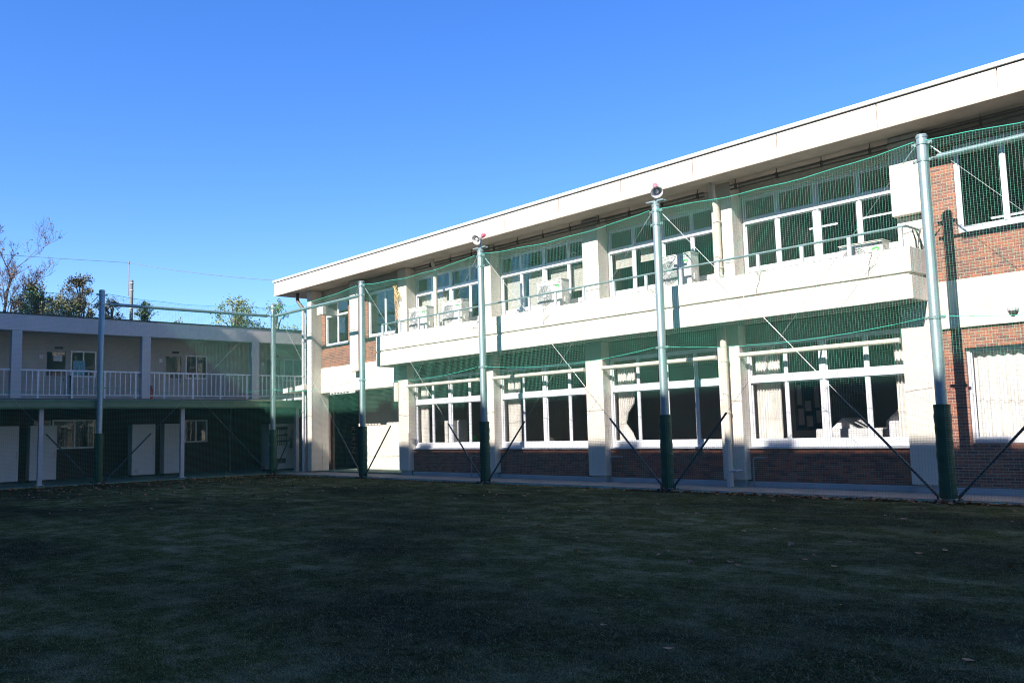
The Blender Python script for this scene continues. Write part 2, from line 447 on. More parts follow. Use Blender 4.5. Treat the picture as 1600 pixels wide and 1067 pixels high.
# pillars
for i, (a, c) in enumerate(PIL):
    z0 = .21
    q = MB(); q.box(a, c, YP, YW+.35, z0, 4.085)
    q.build('pillar', 'stucco', sb, bevel=.018)
    q = MB()
    if i < 4: q.box(a+.02, c-.02, YP+.01, YW+.34, 4.63, 7.785)
    else: q.box(a+.02, c+.06, YP-.08, YW+.34, 6.02, 7.785)
    q.build('upper_pillar', 'stucco', sb, bevel=.018)
q = MB(); q.box(-8.2, -7.64, YP+.1, YW+.3, 4.63, 6.0); q.build('upper_pillar', 'stucco', sb, bevel=.01)
q = MB(); q.box(-30.4, -29.78, YP-.12, YW-.002, 4.10, 7.785); q.build('upper_pillar', 'stucco', sb, bevel=.018)
q = MB(); q.box(XL, -33.2, 18.72, YW-.002, .1, 7.785); q.build('pillar', 'stucco', sb, bevel=.015)
# roof
ro = MB(); ro.box(-35.42, XR+2, YR+.04, 32, 7.79, 8.40)
roof = ro.build('roof', 'soffit', sb)
fa = MB(); x = -35.46; i = 0
edges = [-35.46, -34.46]
while edges[-1] < XR+2: edges.append(edges[-1]+2.4)
for a, c in zip(edges[:-1], edges[1:]):
    fa.box(a+.013, c-.013, YR, YR+.05, 7.84, 8.36)
for y in range(0, 6): fa.box(-35.46, -35.41, YR+.052+y*2.4, YR+.046+(y+1)*2.4-.012, 7.84, 8.36)
fa.build('fascia', 'fascia', roof, bevel=.004)
dr = MB(); dr.box(-35.47, XR+2, YR-.012, YR+.03, 7.775, 7.835); dr.build('drip_edge', 'soffit', roof)
co = MB(); co.box(-35.5, XR+2, YR-.05, 32, 8.385, 8.475); co.build('coping', 'white', roof, bevel=.008)
# dark conduits and brackets under the eaves
q = MB()
for zz, yy in ((7.66, 18.93), (7.56, 18.95)): q.tube([(-26, yy, zz), (-13.1, yy, zz)], .02, 6); q.tube([(-12.3, yy, zz), (XR, yy, zz)], .02, 6)
xx = -25.0
while xx < XR: q.box(xx-.02, xx+.02, 18.9, 18.965, 7.53, 7.69); q.box(xx-.008, xx+.008, 18.93, 18.945, 7.69, 7.785); xx += 1.17
q.build('conduit', 'conduit', sb)
# balcony
ba = MB(); ba.box(-27.62, -7.63, YB, YB+.15, 4.67, 5.21); ba.box(-7.78, -7.63, YB+.152, YW+.2, 4.67, 5.205); ba.box(-27.62, -27.47, YB+.152, YW-.002, 4.67, 5.205)
ba.box(-27.56, -7.70, YB+.04, YW+.3, 4.60, 4.668)
ba.box(-27.62, -7.63, YB, YW+.04, 4.10, 4.598)
bal = ba.build('balcony', 'band', sb, bevel=.012)
us = MB(); us.box(-27.55, -7.7, YB+.08, YP-.005, 4.08, 4.098); us.build('underside_shade', 'lintel', bal)  # thin dark sheet added to paint shade on the slab's lower face
ra = MB(); ra.tube([(-27.4, 18.4, 5.66), (-7.72, 18.4, 5.66), (-7.72, 19.2, 5.66)], .028, 8)
x = -27.3
ra.build('handrail', 'galv', bal)
while x < -7.6:
    q = MB(); q.box(x-.04, x+.04, 18.37, 18.42, 5.21, 5.64); q.build('rail_post', 'alu', bal); x += 1.145

# lower windows
for i, (a, c) in enumerate(BAY):
    wd = c-a; m = a+wd*.5
    v = [(a+wd*.26, .07), (m, .15), (a+wd*.76, .08)]
    fo = window(a+.01, c-.01, .985, 3.61, YW+.07, v, [(2.69, .16)], .07, low=.20)
    q = MB(); q.box(a+.005, c-.005, YW-.055, YW+.066, .982, 1.03); q.build('sill', 'alu', fo)
# upper windows
for i, (a, c) in enumerate(BAY):
    wd = c-a; m = a+wd*.5
    window(a+.01, c-.01, 5.445, 7.41, YW+.2, [(a+wd*.24, .10), (m, .14), (a+wd*.76, .09)], [(6.77, .13)], .06, low=.10)
window(*[WRL[0]+.002, WRL[1]-.002, WRL[2]+.002, WRL[3]-.002], 19.24, [(-5.78, .06)], [], .06, low=.09)
window(*[WRU[0]+.002, WRU[1]-.002, WRU[2]+.002, WRU[3]-.002], 19.19, [(-6.03, .07)], [], .07, low=.10)
window(WL1[0]+.002, WL1[1]-.002, WL1[2]+.002, WL1[3]-.002, 19.3, [(-32.0, .07)], [(6.62, .05)], .06, low=.10)
window(WL2[0]+.002, WL2[1]-.002, WL2[2]+.002, WL2[3]-.002, 19.3, [(-28.45, .07)], [], .07, low=.10)
# rooms behind the glass
q = MB()
for z0, z1 in ((.2, 3.7), (4.73, 7.42)):
    for xx in (-26.9, -22.1, -12.6, -7.95): q.box(xx-.07, xx+.07, YW+.4, 26.55, z0+.02, z1)
    q.box(-26.8, XR-.02, 26.4, 26.55, z0+.02, z1)
q.box(-33.15, -27.3, 26.3, 26.5, 4.75, 7.4)
q.build('partition', 'room', sb)
q = MB(); q.box(-33.18, XR-.05, YW+.42, 26.57, 7.46, 7.7); q.box(-27.1, XR-.05, YW+.42, 26.57, 3.74, 4.0); q.build('ceiling', 'ceil', sb)
q = MB(); q.box(-27.1, XR-.05, YW+.42, 26.57, .02, .2); q.box(-33.18, XR-.05, YW+.42, 26.57, 4.45, 4.72); q.build('room_floor', 'floor', sb)
# entrance
q = MB(); q.box(-32.95, -27.22, 20.9, 21.05, .1, 3.44); q.build('entrance_wall', 'band', sb)
q = MB(); q.box(-33.19, -27.22, YW+.52, 26, 3.45, 3.6); q.build('entrance_ceiling', 'soffit', sb)
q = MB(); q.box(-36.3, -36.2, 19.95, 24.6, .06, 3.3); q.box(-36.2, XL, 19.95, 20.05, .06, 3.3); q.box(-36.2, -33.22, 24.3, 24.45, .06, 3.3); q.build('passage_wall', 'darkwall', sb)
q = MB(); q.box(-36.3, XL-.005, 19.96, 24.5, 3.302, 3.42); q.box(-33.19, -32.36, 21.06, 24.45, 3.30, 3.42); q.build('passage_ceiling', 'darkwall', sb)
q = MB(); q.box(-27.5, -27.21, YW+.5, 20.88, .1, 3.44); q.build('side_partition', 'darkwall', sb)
# louvred fitting under the spandrel
lv = MB(); lv.box(-32.5, -30.5, 19.20, 19.215, 3.345, 3.368); lv.box(-32.5, -30.5, 19.20, 19.215, 3.275, 3.288)
x = -32.45
while x < -31.1: lv.box(x, x+.05, 19.197, 19.22, 3.288, 3.345); x += .24
lv.box(-31.0, -30.55, 19.197, 19.22, 3.288, 3.345)
tag(lv.build('slatted_fitting', 'white'), 'white slatted fitting hanging over the dark entrance doorway', 'fitting')
# pipes on the facade
def pipe(pts, r, mat, name, n=10, brackets=()):
    q = MB(); q.tube(pts, r, n)
    for (x, y, z) in brackets: q.lathe((x, y, z-.02), (0, 0, 1), [(0, r), (0, r+.018), (.04, r+.018), (.04, r)], n)
    return q.build(name, mat, None, smooth='auto')
o = pipe([(-12.68, 18.86, -.0), (-12.68, 18.86, 3.5), (-12.68, 18.9, 4.09)], .085, 'pipe', 'downpipe', 12, [(-12.68, 18.86, z) for z in (.5, 1.9, 3.2)])
tag(o, 'thick cream downpipe before a ground floor pillar, under the balcony', 'pipe')
o = pipe([(-12.72, 18.9, 4.66), (-12.72, 18.9, 7.2), (-12.72, 18.75, 7.5), (-12.72, 18.75, 7.79)], .085, 'pipe', 'downpipe', 12, [(-12.72, 18.9, z) for z in (5.6, 6.8)])
tag(o, 'thick cream downpipe standing on the balcony and rising to the eaves', 'pipe')
o = pipe([(-24.8, 19.0, 4.66), (-24.8, 19.0, 7.4), (-24.8, 18.85, 7.79)], .075, 'pipe', 'downpipe', 10)
tag(o, 'thin cream downpipe on the balcony between two air conditioners', 'pipe')
dp = thing('downpipe', 'pale corner downpipe with a brown elbow up to the roof', 'pipe', (-33.95, 18.8, 0))
q = MB(); q.tube([(-33.78, 18.66, .0), (-33.78, 18.66, 7.0)], .06, 10)
for z in (1.1, 2.6, 4.1, 5.6): q.lathe((-33.78, 18.66, z), (0, 0, 1), [(0, .06), (0, .075), (.05, .075), (.05, .06)], 10)
q.build('pipe', 'pipew', dp, smooth='auto')
q = MB(); q.tube([(-33.78, 18.66, 7.0), (-33.78, 18.66, 7.06), (-34.15, 18.62, 7.4), (-34.2, 18.62, 7.5), (-34.2, 18.62, 7.79)], .075, 10); q.build('elbow', 'brown', dp, smooth='auto')
o = pipe([(-33.92, 18.85, 0), (-33.92, 18.85, 7.2)], .045, 'pipew', 'conduit_pipe', 8, [(-33.92, 18.85, z) for z in (.9, 2.4, 3.9, 5.4)])
tag(o, 'thin grey conduit behind the pale corner downpipe', 'pipe')
for k, (a, c) in enumerate(BAY):
    o = MB().tube([(a+.02, 18.97, 3.31), (c-.02, 18.97, 3.31)], .06, 10)
    for xx in (a+.5, (a+c)/2, c-.5): o.box(xx-.02, xx+.02, 18.98, YW+.08, 3.3, 3.34)
    o = o.build('drain_pipe', 'pipe', None, smooth='auto')
    tag(o, ['horizontal cream pipe over the ground floor window nearest the entrance', 'horizontal cream pipe over the second ground floor window from the entrance',
            'horizontal cream pipe over the ground floor window left of the thick downpipe', 'horizontal cream pipe over the ground floor window showing a notice board'][k], 'pipe', 'pipes over the ground floor windows')
q = MB(); q.tube([(-26.55, 18.97, 3.31), (-26.5, 18.96, 3.1), (-26.5, 18.96, 1.6)], .03, 8); q.box(-26.56, -26.44, 18.9, 19.0, 1.42, 1.6)
tag(q.build('vertical_pipe', 'pipe', None), 'thin cream pipe with a small box beside the first ground floor window', 'pipe')
for k, xx in enumerate((-23.0, -16.75, -12.1)):
    q = MB().tube([(xx, 19.02, .05), (xx, 19.02, .72), (xx+.03, 19.05, .76), (xx+.25, 19.06, .76)], .018, 6)
    q.tube([(xx+.25, 19.06, .76), (xx+.25, 19.25, .76)], .018, 6)
    tag(q.build('water_pipe', 'conduitgrey', None), ['thin bent water pipe on the brick left of the second post from the entrance', 'thin bent water pipe low beside the middle pillar', 'thin bent water pipe low beside the downpipe pillar'][k], 'pipe', 'bent water pipes at the wall foot')
q = MB().tube([(-12.62, 18.72, .05), (-12.62, 18.72, .42), (-12.59, 18.72, .45), (-12.4, 18.74, .45)], .03, 8); q.lathe((-12.62, 18.72, .32), (0, 0, 1), [(0, .03), (0, .06), (.08, .06), (.08, .03)], 10)
q.tube([(-12.4, 18.74, .45), (-12.4, 18.99, .45)], .03, 8)
tag(q.build('standpipe', 'pipew', None, smooth='auto'), 'short grey valve pipe at the foot of the thick downpipe', 'pipe')
wb = thing('wall_box', 'tall pale box fixed high on the pillar beside the entrance', 'box', (-27.36, 19.0, 3.1))
q = MB(); q.box(-27.5, -27.22, 18.98, 19.18, 2.78, 3.5); q.build('casing', 'stucco', wb, bevel=.01)
q = MB(); q.box(-27.47, -27.25, 18.965, 18.978, 2.83, 3.45); q.build('cover', 'pipe', wb)
# vent hood
vh = thing('vent_hood', 'cream duct hood sticking out of the upper corner window', 'vent', (-32.2, 18.9, 6.6))
q = MB(); q.prism([(-32.42, 18.55, 6.6), (-31.93, 18.55, 6.6), (-31.93, 18.55, 6.95), (-32.42, 18.55, 6.95)], (0, .16, 0)); q.build('outlet', 'stucco', vh, bevel=.01)
q = MB()
A = [(-32.40, 18.712, 6.62), (-31.95, 18.712, 6.62), (-31.95, 18.712, 6.93), (-32.40, 18.712, 6.93)]
B = [(-32.35, 19.298, 6.60), (-32.05, 19.298, 6.60), (-32.05, 19.298, 6.80), (-32.35, 19.298, 6.80)]
q.v = A+B; q.f = [(0, 1, 2, 3), (7, 6, 5, 4)]+[(i, (i+1) % 4, (i+1) % 4+4, i+4) for i in range(4)]
q.build('duct', 'stucco', vh)
q = MB(); q.box(-32.37, -31.98, 18.53, 18.549, 6.64, 6.91); q.build('flap', 'pipe', vh)
# round vent cap at the right
vc = thing('wall_ventilator', 'round stainless vent cap on the pale band at the right', 'vent', (-6.02, 19.1, 3.75))
q = MB().lathe((-6.02, 19.1, 3.76), (0, -1, 0), [(0, .11), (.03, .11), (.06, .095), (.08, .06), (.085, .001)], 20); q.build('dome', 'pipew', vc, smooth='auto')
q = MB().lathe((-6.02, 19.1, 3.70), (0, -1, 0), [(.0, .10), (.075, .06), (.078, .001)], 16); q.build('opening', 'dark', vc)
# corner hood and corrugated sheets where the two buildings meet
q = MB(); q.prism([(-35.4, 18.55, 3.47), (-33.56, 18.55, 3.53), (-33.56, 18.55, 3.76), (-35.4, 18.55, 3.66)], (0, .9, 0))
tag(q.build('canopy_slab', 'band', None, bevel=.01), 'small pale slab canopy bridging the corner beside the downpipes', 'canopy')
q = MB()
for k in range(12):
    x0 = -35.9+k*.14; q.prism([(x0, 18.5, 3.13), (x0+.07, 18.5, 3.19+k*.004), (x0+.14, 18.5, 3.13)], (0, 1.2, .06))
tag(q.build('corrugated_sheet', 'white', None), 'bit of white corrugated sheet lying on the green canopy end', 'roof sheet')

# ------------------------------------------------------------------ things in the rooms
def curtain(X0, X1, Z0, Z1, Y, label, mat='curtain', folds=9, tie=0, group='curtains behind the windows', amp=.035):
    q = MB(); nx = folds*8; nz = 8; th = .006
    def P(i, k, s):
        u = i/nx; v = k/nz
        if tie:
            g = 1-.62*math.exp(-((v-.28)/.16)**2); u2 = u*g if tie > 0 else 1-(1-u)*g
        else: u2 = u
        return (X0+(X1-X0)*u2, Y+amp*math.sin(u*folds*2*math.pi+.6*math.sin(u*9))*(1+.2*math.sin(v*5))+s*th, Z0+(Z1-Z0)*v)
    for s in (0, 1):
        base = len(q.v)
        for k in range(nz+1):
            for i in range(nx+1): q.v.append(P(i, k, s))
        for k in range(nz):
            for i in range(nx):
                a = base+k*(nx+1)+i; q.f.append((a, a+1, a+nx+2, a+nx+1))
    o = q.build('curtain', mat, None, smooth=True)
    return tag(o, label, 'curtain', group)
Yc = YW+.3
(a0, c0), (a1, c1), (a2, c2), (a3, c3) = BAY
curtain(a3+.1, a3+.78, 1.2, 3.55, Yc, 'long cream curtain drawn left of the notice board window')
curtain(c3-.42, c3-.06, 1.2, 3.55, Yc, 'narrow cream curtain at the right edge of the notice board window', folds=5)
curtain(a2+.1, a2+.75, 1.15, 3.4, Yc, 'cream curtain tied in at the middle, left of a dark ground floor window', tie=1, folds=7)
curtain(c2-.3, c2-.06, 2.75, 3.5, Yc, 'scrap of cream curtain at the top beside the thick downpipe', folds=4)
curtain(a1+.12, a1+.72, 1.2, 3.5, Yc, 'pleated cream curtain at the second ground floor window from the entrance')
curtain(a0+.1, a0+.55, 1.2, 3.5, Yc, 'pleated cream curtain at the ground floor window nearest the entrance', folds=7)
curtain(-6.95, -4.6, 1.15, 2.96, 19.4, 'wide gathered cream curtain filling the lower right brick wall window', folds=13, tie=0, amp=.03)
curtain(a0+.1, a0+1.9, 5.5, 6.69, YW+.42, 'beige curtain across the upper window behind the two paired air conditioners', 'blind', folds=9, amp=.02)
def blind(X0, X1, Z0, Z1, Y, label):
    q = MB(); z = Z1; k = 0
    q.box(X0, X1, Y-.02, Y+.03, Z1, Z1+.05)
    while z > Z0:
        q.prism([(X0, Y-.005, z-.034), (X0, Y-.003, z-.035), (X0, Y+.005, z-.002), (X0, Y+.003, z-.001)], (X1-X0, 0, 0)); z -= .03
    q.box(X0, X1, Y-.012, Y+.012, z-.03, z)
    tag(q.build('blind', 'blind', None), label, 'blind', 'blinds in the upper windows')
blind(a1+.1, a1+1.0, 5.5, 6.64, YW+.42, 'full length pale blind at the left of the upper window over the third air conditioner')
blind(a1+1.15, (a1+c1)/2-.1, 5.5, 6.64, YW+.42, 'full length pale blind beside the mullion of the upper window over the third air conditioner')
blind((a1+c1)/2+.1, c1-1.15, 5.6, 6.60, YW+.42, 'pale blind just right of the mullion behind the third air conditioner')
blind(c1-1.05, c1-.1, 5.9, 6.60, YW+.42, 'shorter pale blind at the right end of the upper window with the third air conditioner')
blind(a2+.1, a2+.9, 6.3, 6.66, YW+.42, 'half raised pale blind left of the fourth post')
blind(a2+1.05, (a2+c2)/2-.1, 6.36, 6.66, YW+.42, 'half raised pale blind directly behind the fourth post')
def ceiling_lamp(x, y, z, label, L=1.2, ry=0):
    t = thing('ceiling_lamp', label, 'lamp', (x, y, z), 'strip lamps in the upper rooms')
    q = MB(); q.prism([(x-L/2, y-.09, z), (x-L/2, y+.09, z), (x-L/2, y+.05, z+.06), (x-L/2, y-.05, z+.06)], (L, 0, 0)); q.build('housing', 'white', t)
    q = MB(); q.tube([(x-L/2+.03, y, z-.02), (x+L/2-.03, y, z-.02)], .018, 8); q.build('tube', 'lamp', t)
    for e in (-.3, .3): MB().tube([(x+L*e, y, z+.06), (x+L*e, y, 7.46)], .008, 6).build('rod', 'dark', t)
ceiling_lamp(-13.85, 23, 7.12, 'white strip lamp seen at the left of the wide upper window')
ceiling_lamp(-12.0+.05, 23, 7.12, 'white strip lamp seen at the second pane of the wide upper window', .9)
ceiling_lamp(-10.3, 23, 7.12, 'white strip lamp seen at the right end of the wide upper window')
ceiling_lamp(-7.75+.55, 23, 6.48, 'white strip lamp behind the upper window of the right brick wall', .8)
nb = thing('notice_board', 'green notice board covered in pinned papers on a classroom wall', 'notice board', (-12.5, 22.8, 2))
q = MB(); q.box(-12.53, -12.50, 21.95, 23.7, 1.42, 2.75); q.build('board', 'board', nb)
q = MB(); q.box(-12.532, -12.48, 21.90, 21.948, 1.38, 2.79); q.box(-12.532, -12.48, 23.702, 23.75, 1.38, 2.79); q.box(-12.532, -12.48, 21.949, 23.701, 1.375, 1.418); q.build('frame', 'floor', nb)
rr = random.Random(3)
for (y, z, wy, hz) in ((22.1, 2.35, .25, .55), (22.15, 1.75, .3, .45), (22.55, 2.05, .3, .28), (22.6, 1.62, .34, .3), (23.05, 2.3, .25, .6), (23.1, 1.75, .25, .35), (23.45, 2.1, .2, .5)):
    q = MB(); q.box(-12.5, -12.494, y-wy/2, y+wy/2, z-hz/2, z+hz/2); q.build('paper_sheet', 'paper', nb)
def cloth_table(x, y, wx, wy, h, label):
    q = MB()
    q.box(x-wx/2, x+wx/2, y-wy/2, y+wy/2, h-.03, h)
    n = 24
    for s in (-1, 1):
        for i in range(n):
            u0, u1 = i/n, (i+1)/n
            f = lambda u: y+s*(wy/2+.02+.02*math.sin(u*26))
            q.prism([(x-wx/2+wx*u0, f(u0), h-.03), (x-wx/2+wx*u1, f(u1), h-.03), (x-wx/2+wx*u1, f(u1)+s*.03, h-.5-.08*math.sin(u1*9)), (x-wx/2+wx*u0, f(u0)+s*.03, h-.5-.08*math.sin(u0*9))], (0, .004, 0))
    q.prism([(x-.5, y-wy/2+.1, h), (x+.1, y-wy/2+.1, h), (x-.2, y-wy/2+.1, h+.26)], (0, wy-.2, 0))
    tag(q.build('covered_stack', 'cloth', None), label, 'cloth')
cloth_table(-10.35, 21.1, 1.7, 1.1, 1.42, 'white cloth thrown over a stack of furniture inside the notice board room')
cloth_table(-8.95, 21.0, .9, .9, 1.58, 'white cloth covered stack beside the right curtain of the notice board room')
for k, (xx, zz) in enumerate(((-25.4, 2.0), (-25.08, 2.0), (-24.65, 2.0))):
    q = MB(); q.box(xx-.1-(.06 if k == 1 else 0), xx+.1, 19.85, 20.15, 1.05, zz); q.box(xx-.08, xx+.08, 19.83, 19.85, 1.15, zz-.06)
    tag(q.build('file_box', 'paper', None, bevel=.005), ['narrow white box standing inside the first ground floor window, left of three', 'wider white box standing inside the first ground floor window, middle of three', 'narrow white box standing inside the first ground floor window, right of three'][k], 'box', 'white boxes on the window ledge')
q = MB().lathe((-23.55, 19.62, 1.19), (0, 0, 1), [(0, .001), (0, .1), (.24, .13), (.24, .12), (.02, .09), (.02, .001)], 18)
tag(q.build('bucket', 'bucket', None, smooth='auto'), 'small bright green tub on the window ledge beside the post', 'tub')
q = MB(); q.box(-26.5, -22.5, 19.58, 20.3, 1.0, 1.045); 
for xx in (-26.3, -24.4, -22.6): q.box(xx-.03, xx+.03, 19.62, 20.26, .2, 1.0)
tag(q.build('shelf', 'floor', None), 'low shelf inside the first ground floor window carrying boxes', 'shelf')

# ------------------------------------------------------------------ air conditioners on the balcony
def ac_unit(leg=.58, h=.84, wdt=1.06):
    t = thing('air_conditioner', '', 'air conditioner', (0, 0, 0), 'outdoor units on the balcony')
    W2 = wdt/2; D = .36
    q = MB(); q.box(-W2, W2, 0, D, leg, leg+h); q.build('casing', 'acbody', t, local=True, bevel=.02)
    q = MB(); q.box(-W2-.015, W2+.015, -.015, D+.015, leg+h+.001, leg+h+.02); q.build('lid', 'acbody', t, local=True, bevel=.006)
    fx, fz, R = -W2+.36, leg+h*.48, min(.31, h*.43)
    q = MB().lathe((fx, -.004, fz), (0, 1, 0), [(0, .001), (0, R), (.003, R)], 32); q.build('fan_recess', 'acdark', t, local=True)
    q = MB()
    for r in [R*(k+1)/9 for k in range(9)]:
        q.tube([(fx+r*math.cos(a*math.pi/12), -.018, fz+r*math.sin(a*math.pi/12)) for a in range(25)], .006, 4, False)
    for a in range(10): q.tube([(fx, -.02, fz), (fx+R*math.cos(a*math.pi/5), -.02, fz+R*math.sin(a*math.pi/5))], .006, 4)
    q.lathe((fx, -.03, fz), (0, 1, 0), [(0, .001), (0, .06), (.02, .07)], 14)
    q.build('fan_grille', 'pipew', t, local=True)
    q = MB(); q.box(W2-.32, W2-.312, -.004, .0, leg+.03, leg+h-.03); q.box(W2-.31, W2-.01, -.004, 0, leg+h*.66, leg+h*.668); q.build('panel_gap', 'acdark', t, local=True)
    cx, cz = W2-.16, leg+h*.72
    q = MB()
    pts = [(cx+.09*math.cos(a), -.006, cz+.05*math.sin(a)+.03) for a in [math.pi*k/12 for k in range(13)]]
    pts += [(cx+.05*math.cos(a)+.01, -.006, cz+.02*math.sin(a)+.02) for a in [math.pi-math.pi*k/12 for k in range(13)]]
    q.prism(pts, (0, .005, 0)); q.prism([(cx+.03, -.006, cz), (cx+.08, -.006, cz+.03), (cx+.06, -.006, cz-.03)], (0, .005, 0)); q.build('emblem', 'leafgreen', t, local=True)
    text_mesh('lettering', 'TOSHIBA', .075, 'ink', t, (cx, -.003, leg+h*.90), (math.radians(90), 0, 0), .002)
    for s in (-1, 1):
        q = MB(); q.box(s*(W2-.15)-.03, s*(W2-.15)+.03, -.02, D+.02, 0, .04)
        q.box(s*(W2-.15)-.02, s*(W2-.15)+.02, .02, .06, .04, leg); q.box(s*(W2-.15)-.02, s*(W2-.15)+.02, D-.06, D-.02, .04, leg); q.build('foot', 'pipew', t, local=True)
    q = MB(); q.box(W2+.001, W2+.03, .12, .26, leg+.06, leg+.3); q.tube([(W2+.015, .2, leg+.07), (W2+.02, .22, leg-.1), (W2+.05, .45, leg-.2)], .022, 6); q.build('service_cover', 'acbody', t, local=True)
    return t
acs = [(-25.45, 'air conditioner nearest the entrance end, left of a close pair on the balcony'),
       (-23.47, 'air conditioner right of a close pair on the balcony, nearer the first horn post'),
       (-18.68, 'air conditioner standing before the pale blinds of an upper window'),
       (-13.95, 'air conditioner half hidden behind the tall post with the front facing horn')]
proto = ac_unit()
for k, (x, l) in enumerate(acs):
    o = proto if k == 0 else copy_tree(proto)
    retag(o, l, (x, 18.66, 4.672))
low = ac_unit(.1, .74, 1.0)
retag(low, 'low set air conditioner at the right end of the balcony, only its top showing', (-8.86, 18.66, 4.672))
# dry straw bundle on the pillar
q = MB()
for k in range(26):
    x, z = -27.22+rr.uniform(-.05, .05), 7.05+rr.uniform(-.1, .12)
    pts = [(x, 18.95, z)]
    L = rr.uniform(.3, 1.6) if k < 6 else rr.uniform(.2, .55)
    for j in range(5): pts.append((x+rr.uniform(-.06, .10)*(j+1)*.5+.03*j, 18.93+rr.uniform(-.03, .02), z-L*(j+1)/5))
    q.tube(pts, .009, 4)
for k in range(10):
    x, z = -27.22, 7.0; q.tube([(x, 18.94, z), (x+rr.uniform(-.15, .15), 18.9, z+rr.uniform(.05, .28))], .008, 4)
tag(q.build('straw_garland', 'straw', None), 'withered straw garland hanging on an upper pillar by the entrance end', 'garland')
# ivy-like dried stems creeping over the balcony front
def vines(x0, z0, label):
    q = MB(); rv = random.Random(int(x0*10))
    def br(p, a, L, r, dep):
        pts = [p]; x, z = p[0], p[2]
        for j in range(6):
            a += rv.uniform(-.35, .35); x += math.cos(a)*L/6; z += math.sin(a)*L/6
            z = min(z, 5.2); pts.append((x, 18.293, z))
            if dep and rv.random() < .35: br(pts[-1], a+rv.choice((-1, 1))*rv.uniform(.5, 1), L*.5, r*.7, dep-1)
        q.tube(pts, r, 4)
    br((x0, 18.293, z0), math.pi/2+rv.uniform(-.3, .3), 5.2-z0, .007, 2)
    tag(q.build('dry_vine', M['ink'], None), label, 'vine', 'dry stems on the balcony front')
for x0, l in ((-8.55, 'dry forked stem on the balcony front at its right corner'), (-11.3, 'dry forked stem on the balcony front below the wide upper window'), (-14.2, 'dry forked stem on the balcony front under the half hidden air conditioner'), (-18.6, 'dry forked stem on the balcony front under the air conditioner with blinds behind'), (-21.6, 'dry forked stem on the balcony front right of the horn post shadow')):
    vines(x0, 4.7, l)
# junction box with wires hanging at the balcony end
q = MB(); q.tube([(-7.72, 18.9, 5.62), (-7.66, 18.95, 5.4), (-7.68, 19.02, 5.2)], .02, 6); q.tube([(-7.72, 18.7, 5.62), (-7.70, 18.8, 5.4), (-7.72, 18.85, 5.2)], .016, 6)
tag(q.build('cable', 'dark', None), 'short dark cables looping off the right end of the balcony rail', 'cable')

# ------------------------------------------------------------------ net posts
def net_post():
    t = thing('net_post', '', 'post', (0, 0, 0), 'posts carrying the safety net')
    q = MB().lathe((0, 0, 0), (0, 0, 1), [(.02, .105), (7.16, .105), (7.17, .10)], 24); q.build('pole', 'galv', t, smooth='auto', local=True)
    q = MB().lathe((0, 0, 7.15), (0, 0, 1), [(0, .112), (.05, .112), (.075, .09), (.085, .001)], 24); q.build('cap', 'galv', t, smooth='auto', local=True)
    q = MB(); prof = []
    for k in range(25):
        z = .09+k*(1.87-.09)/24; prof.append((z, .155+.006*math.sin(k*1.9)+.004*math.sin(k*.7)))
    prof = [(.09, .11)]+prof+[(1.875, .12), (1.876, .106)]
    q.lathe((0, 0, 0), (0, 0, 1), prof, 24); q.build('pad', 'pad', t, smooth='auto', local=True)
    q = MB(); q.box(-.22, .22, -.22, .22, -.03, .03)
    for sx in (-1, 1):
        for sy in (-1, 1): q.lathe((sx*.17, sy*.17, .03), (0, 0, 1), [(0, .025), (.04, .025), (.04, .001)], 6)
        q.box(sx*.20-.012, sx*.2+.012, -.03, .03, .03, .14)
    q.build('base_plate', 'dark', t, local=True)
    for z in (7.04, 6.70, 3.56):
        q = MB().lathe((0, 0, z-.03), (0, 0, 1), [(0, .106), (0, .118), (.06, .118), (.06, .106)], 20)
        for s in (-1, 1): q.box(s*.115, s*.2, -.012, .012, z-.03, z+.03); q.lathe((s*.17, -.03, z), (0, 1, 0), [(0, .001), (0, .018), (.06, .018), (.06, .001)], 8)
        q.build('clamp', 'galv', t, local=True)
    return t
PX = [(-34.26, 10.54), (-34.26, YN), (-27.32, YN), (-20.5, YN), (-13.57, YN), (-6.91, YN)]
plab = ['net post standing alone in shade before the annex railing', 'net post at the corner where the two net runs meet', 'net post before the entrance doorway',
        'tall net post with a horn turned to the left on top', 'tall net post with a horn facing the camera on top', 'nearest and tallest looking net post at the right, before the brick wall']
pr = net_post()
for k, (x, y) in enumerate(PX):
    o = pr if k == 0 else copy_tree(pr)
    retag(o, plab[k], (x, y, 0), math.pi/2 if k == 0 else 0)
BASE = [Vector((x, y, 0)) for x, y in PX]
P_L = Vector((-34.26, 4.2, 0)); P_R = Vector((-.1, YN, 0))
runs = [(P_L, BASE[0]), (BASE[0], BASE[1]), (BASE[1], BASE[2]), (BASE[2], BASE[3]), (BASE[3], BASE[4]), (BASE[4], BASE[5]), (BASE[5], P_R)]
rn = ['left of the shaded post', 'between the shaded post and the corner post', 'between the corner post and the entrance post', 'between the entrance post and the first horn post',
      'between the two horn posts', 'between the second horn post and the rightmost post', 'right of the rightmost post']
# two posts outside the frame carry the ends
for p, l in ((P_L, 'net post beyond the left end of the shaded net run'), (P_R, 'net post beyond the right end of the net run')):
    o = copy_tree(pr); retag(o, l, tuple(p), math.pi/2 if p is P_L else 0)
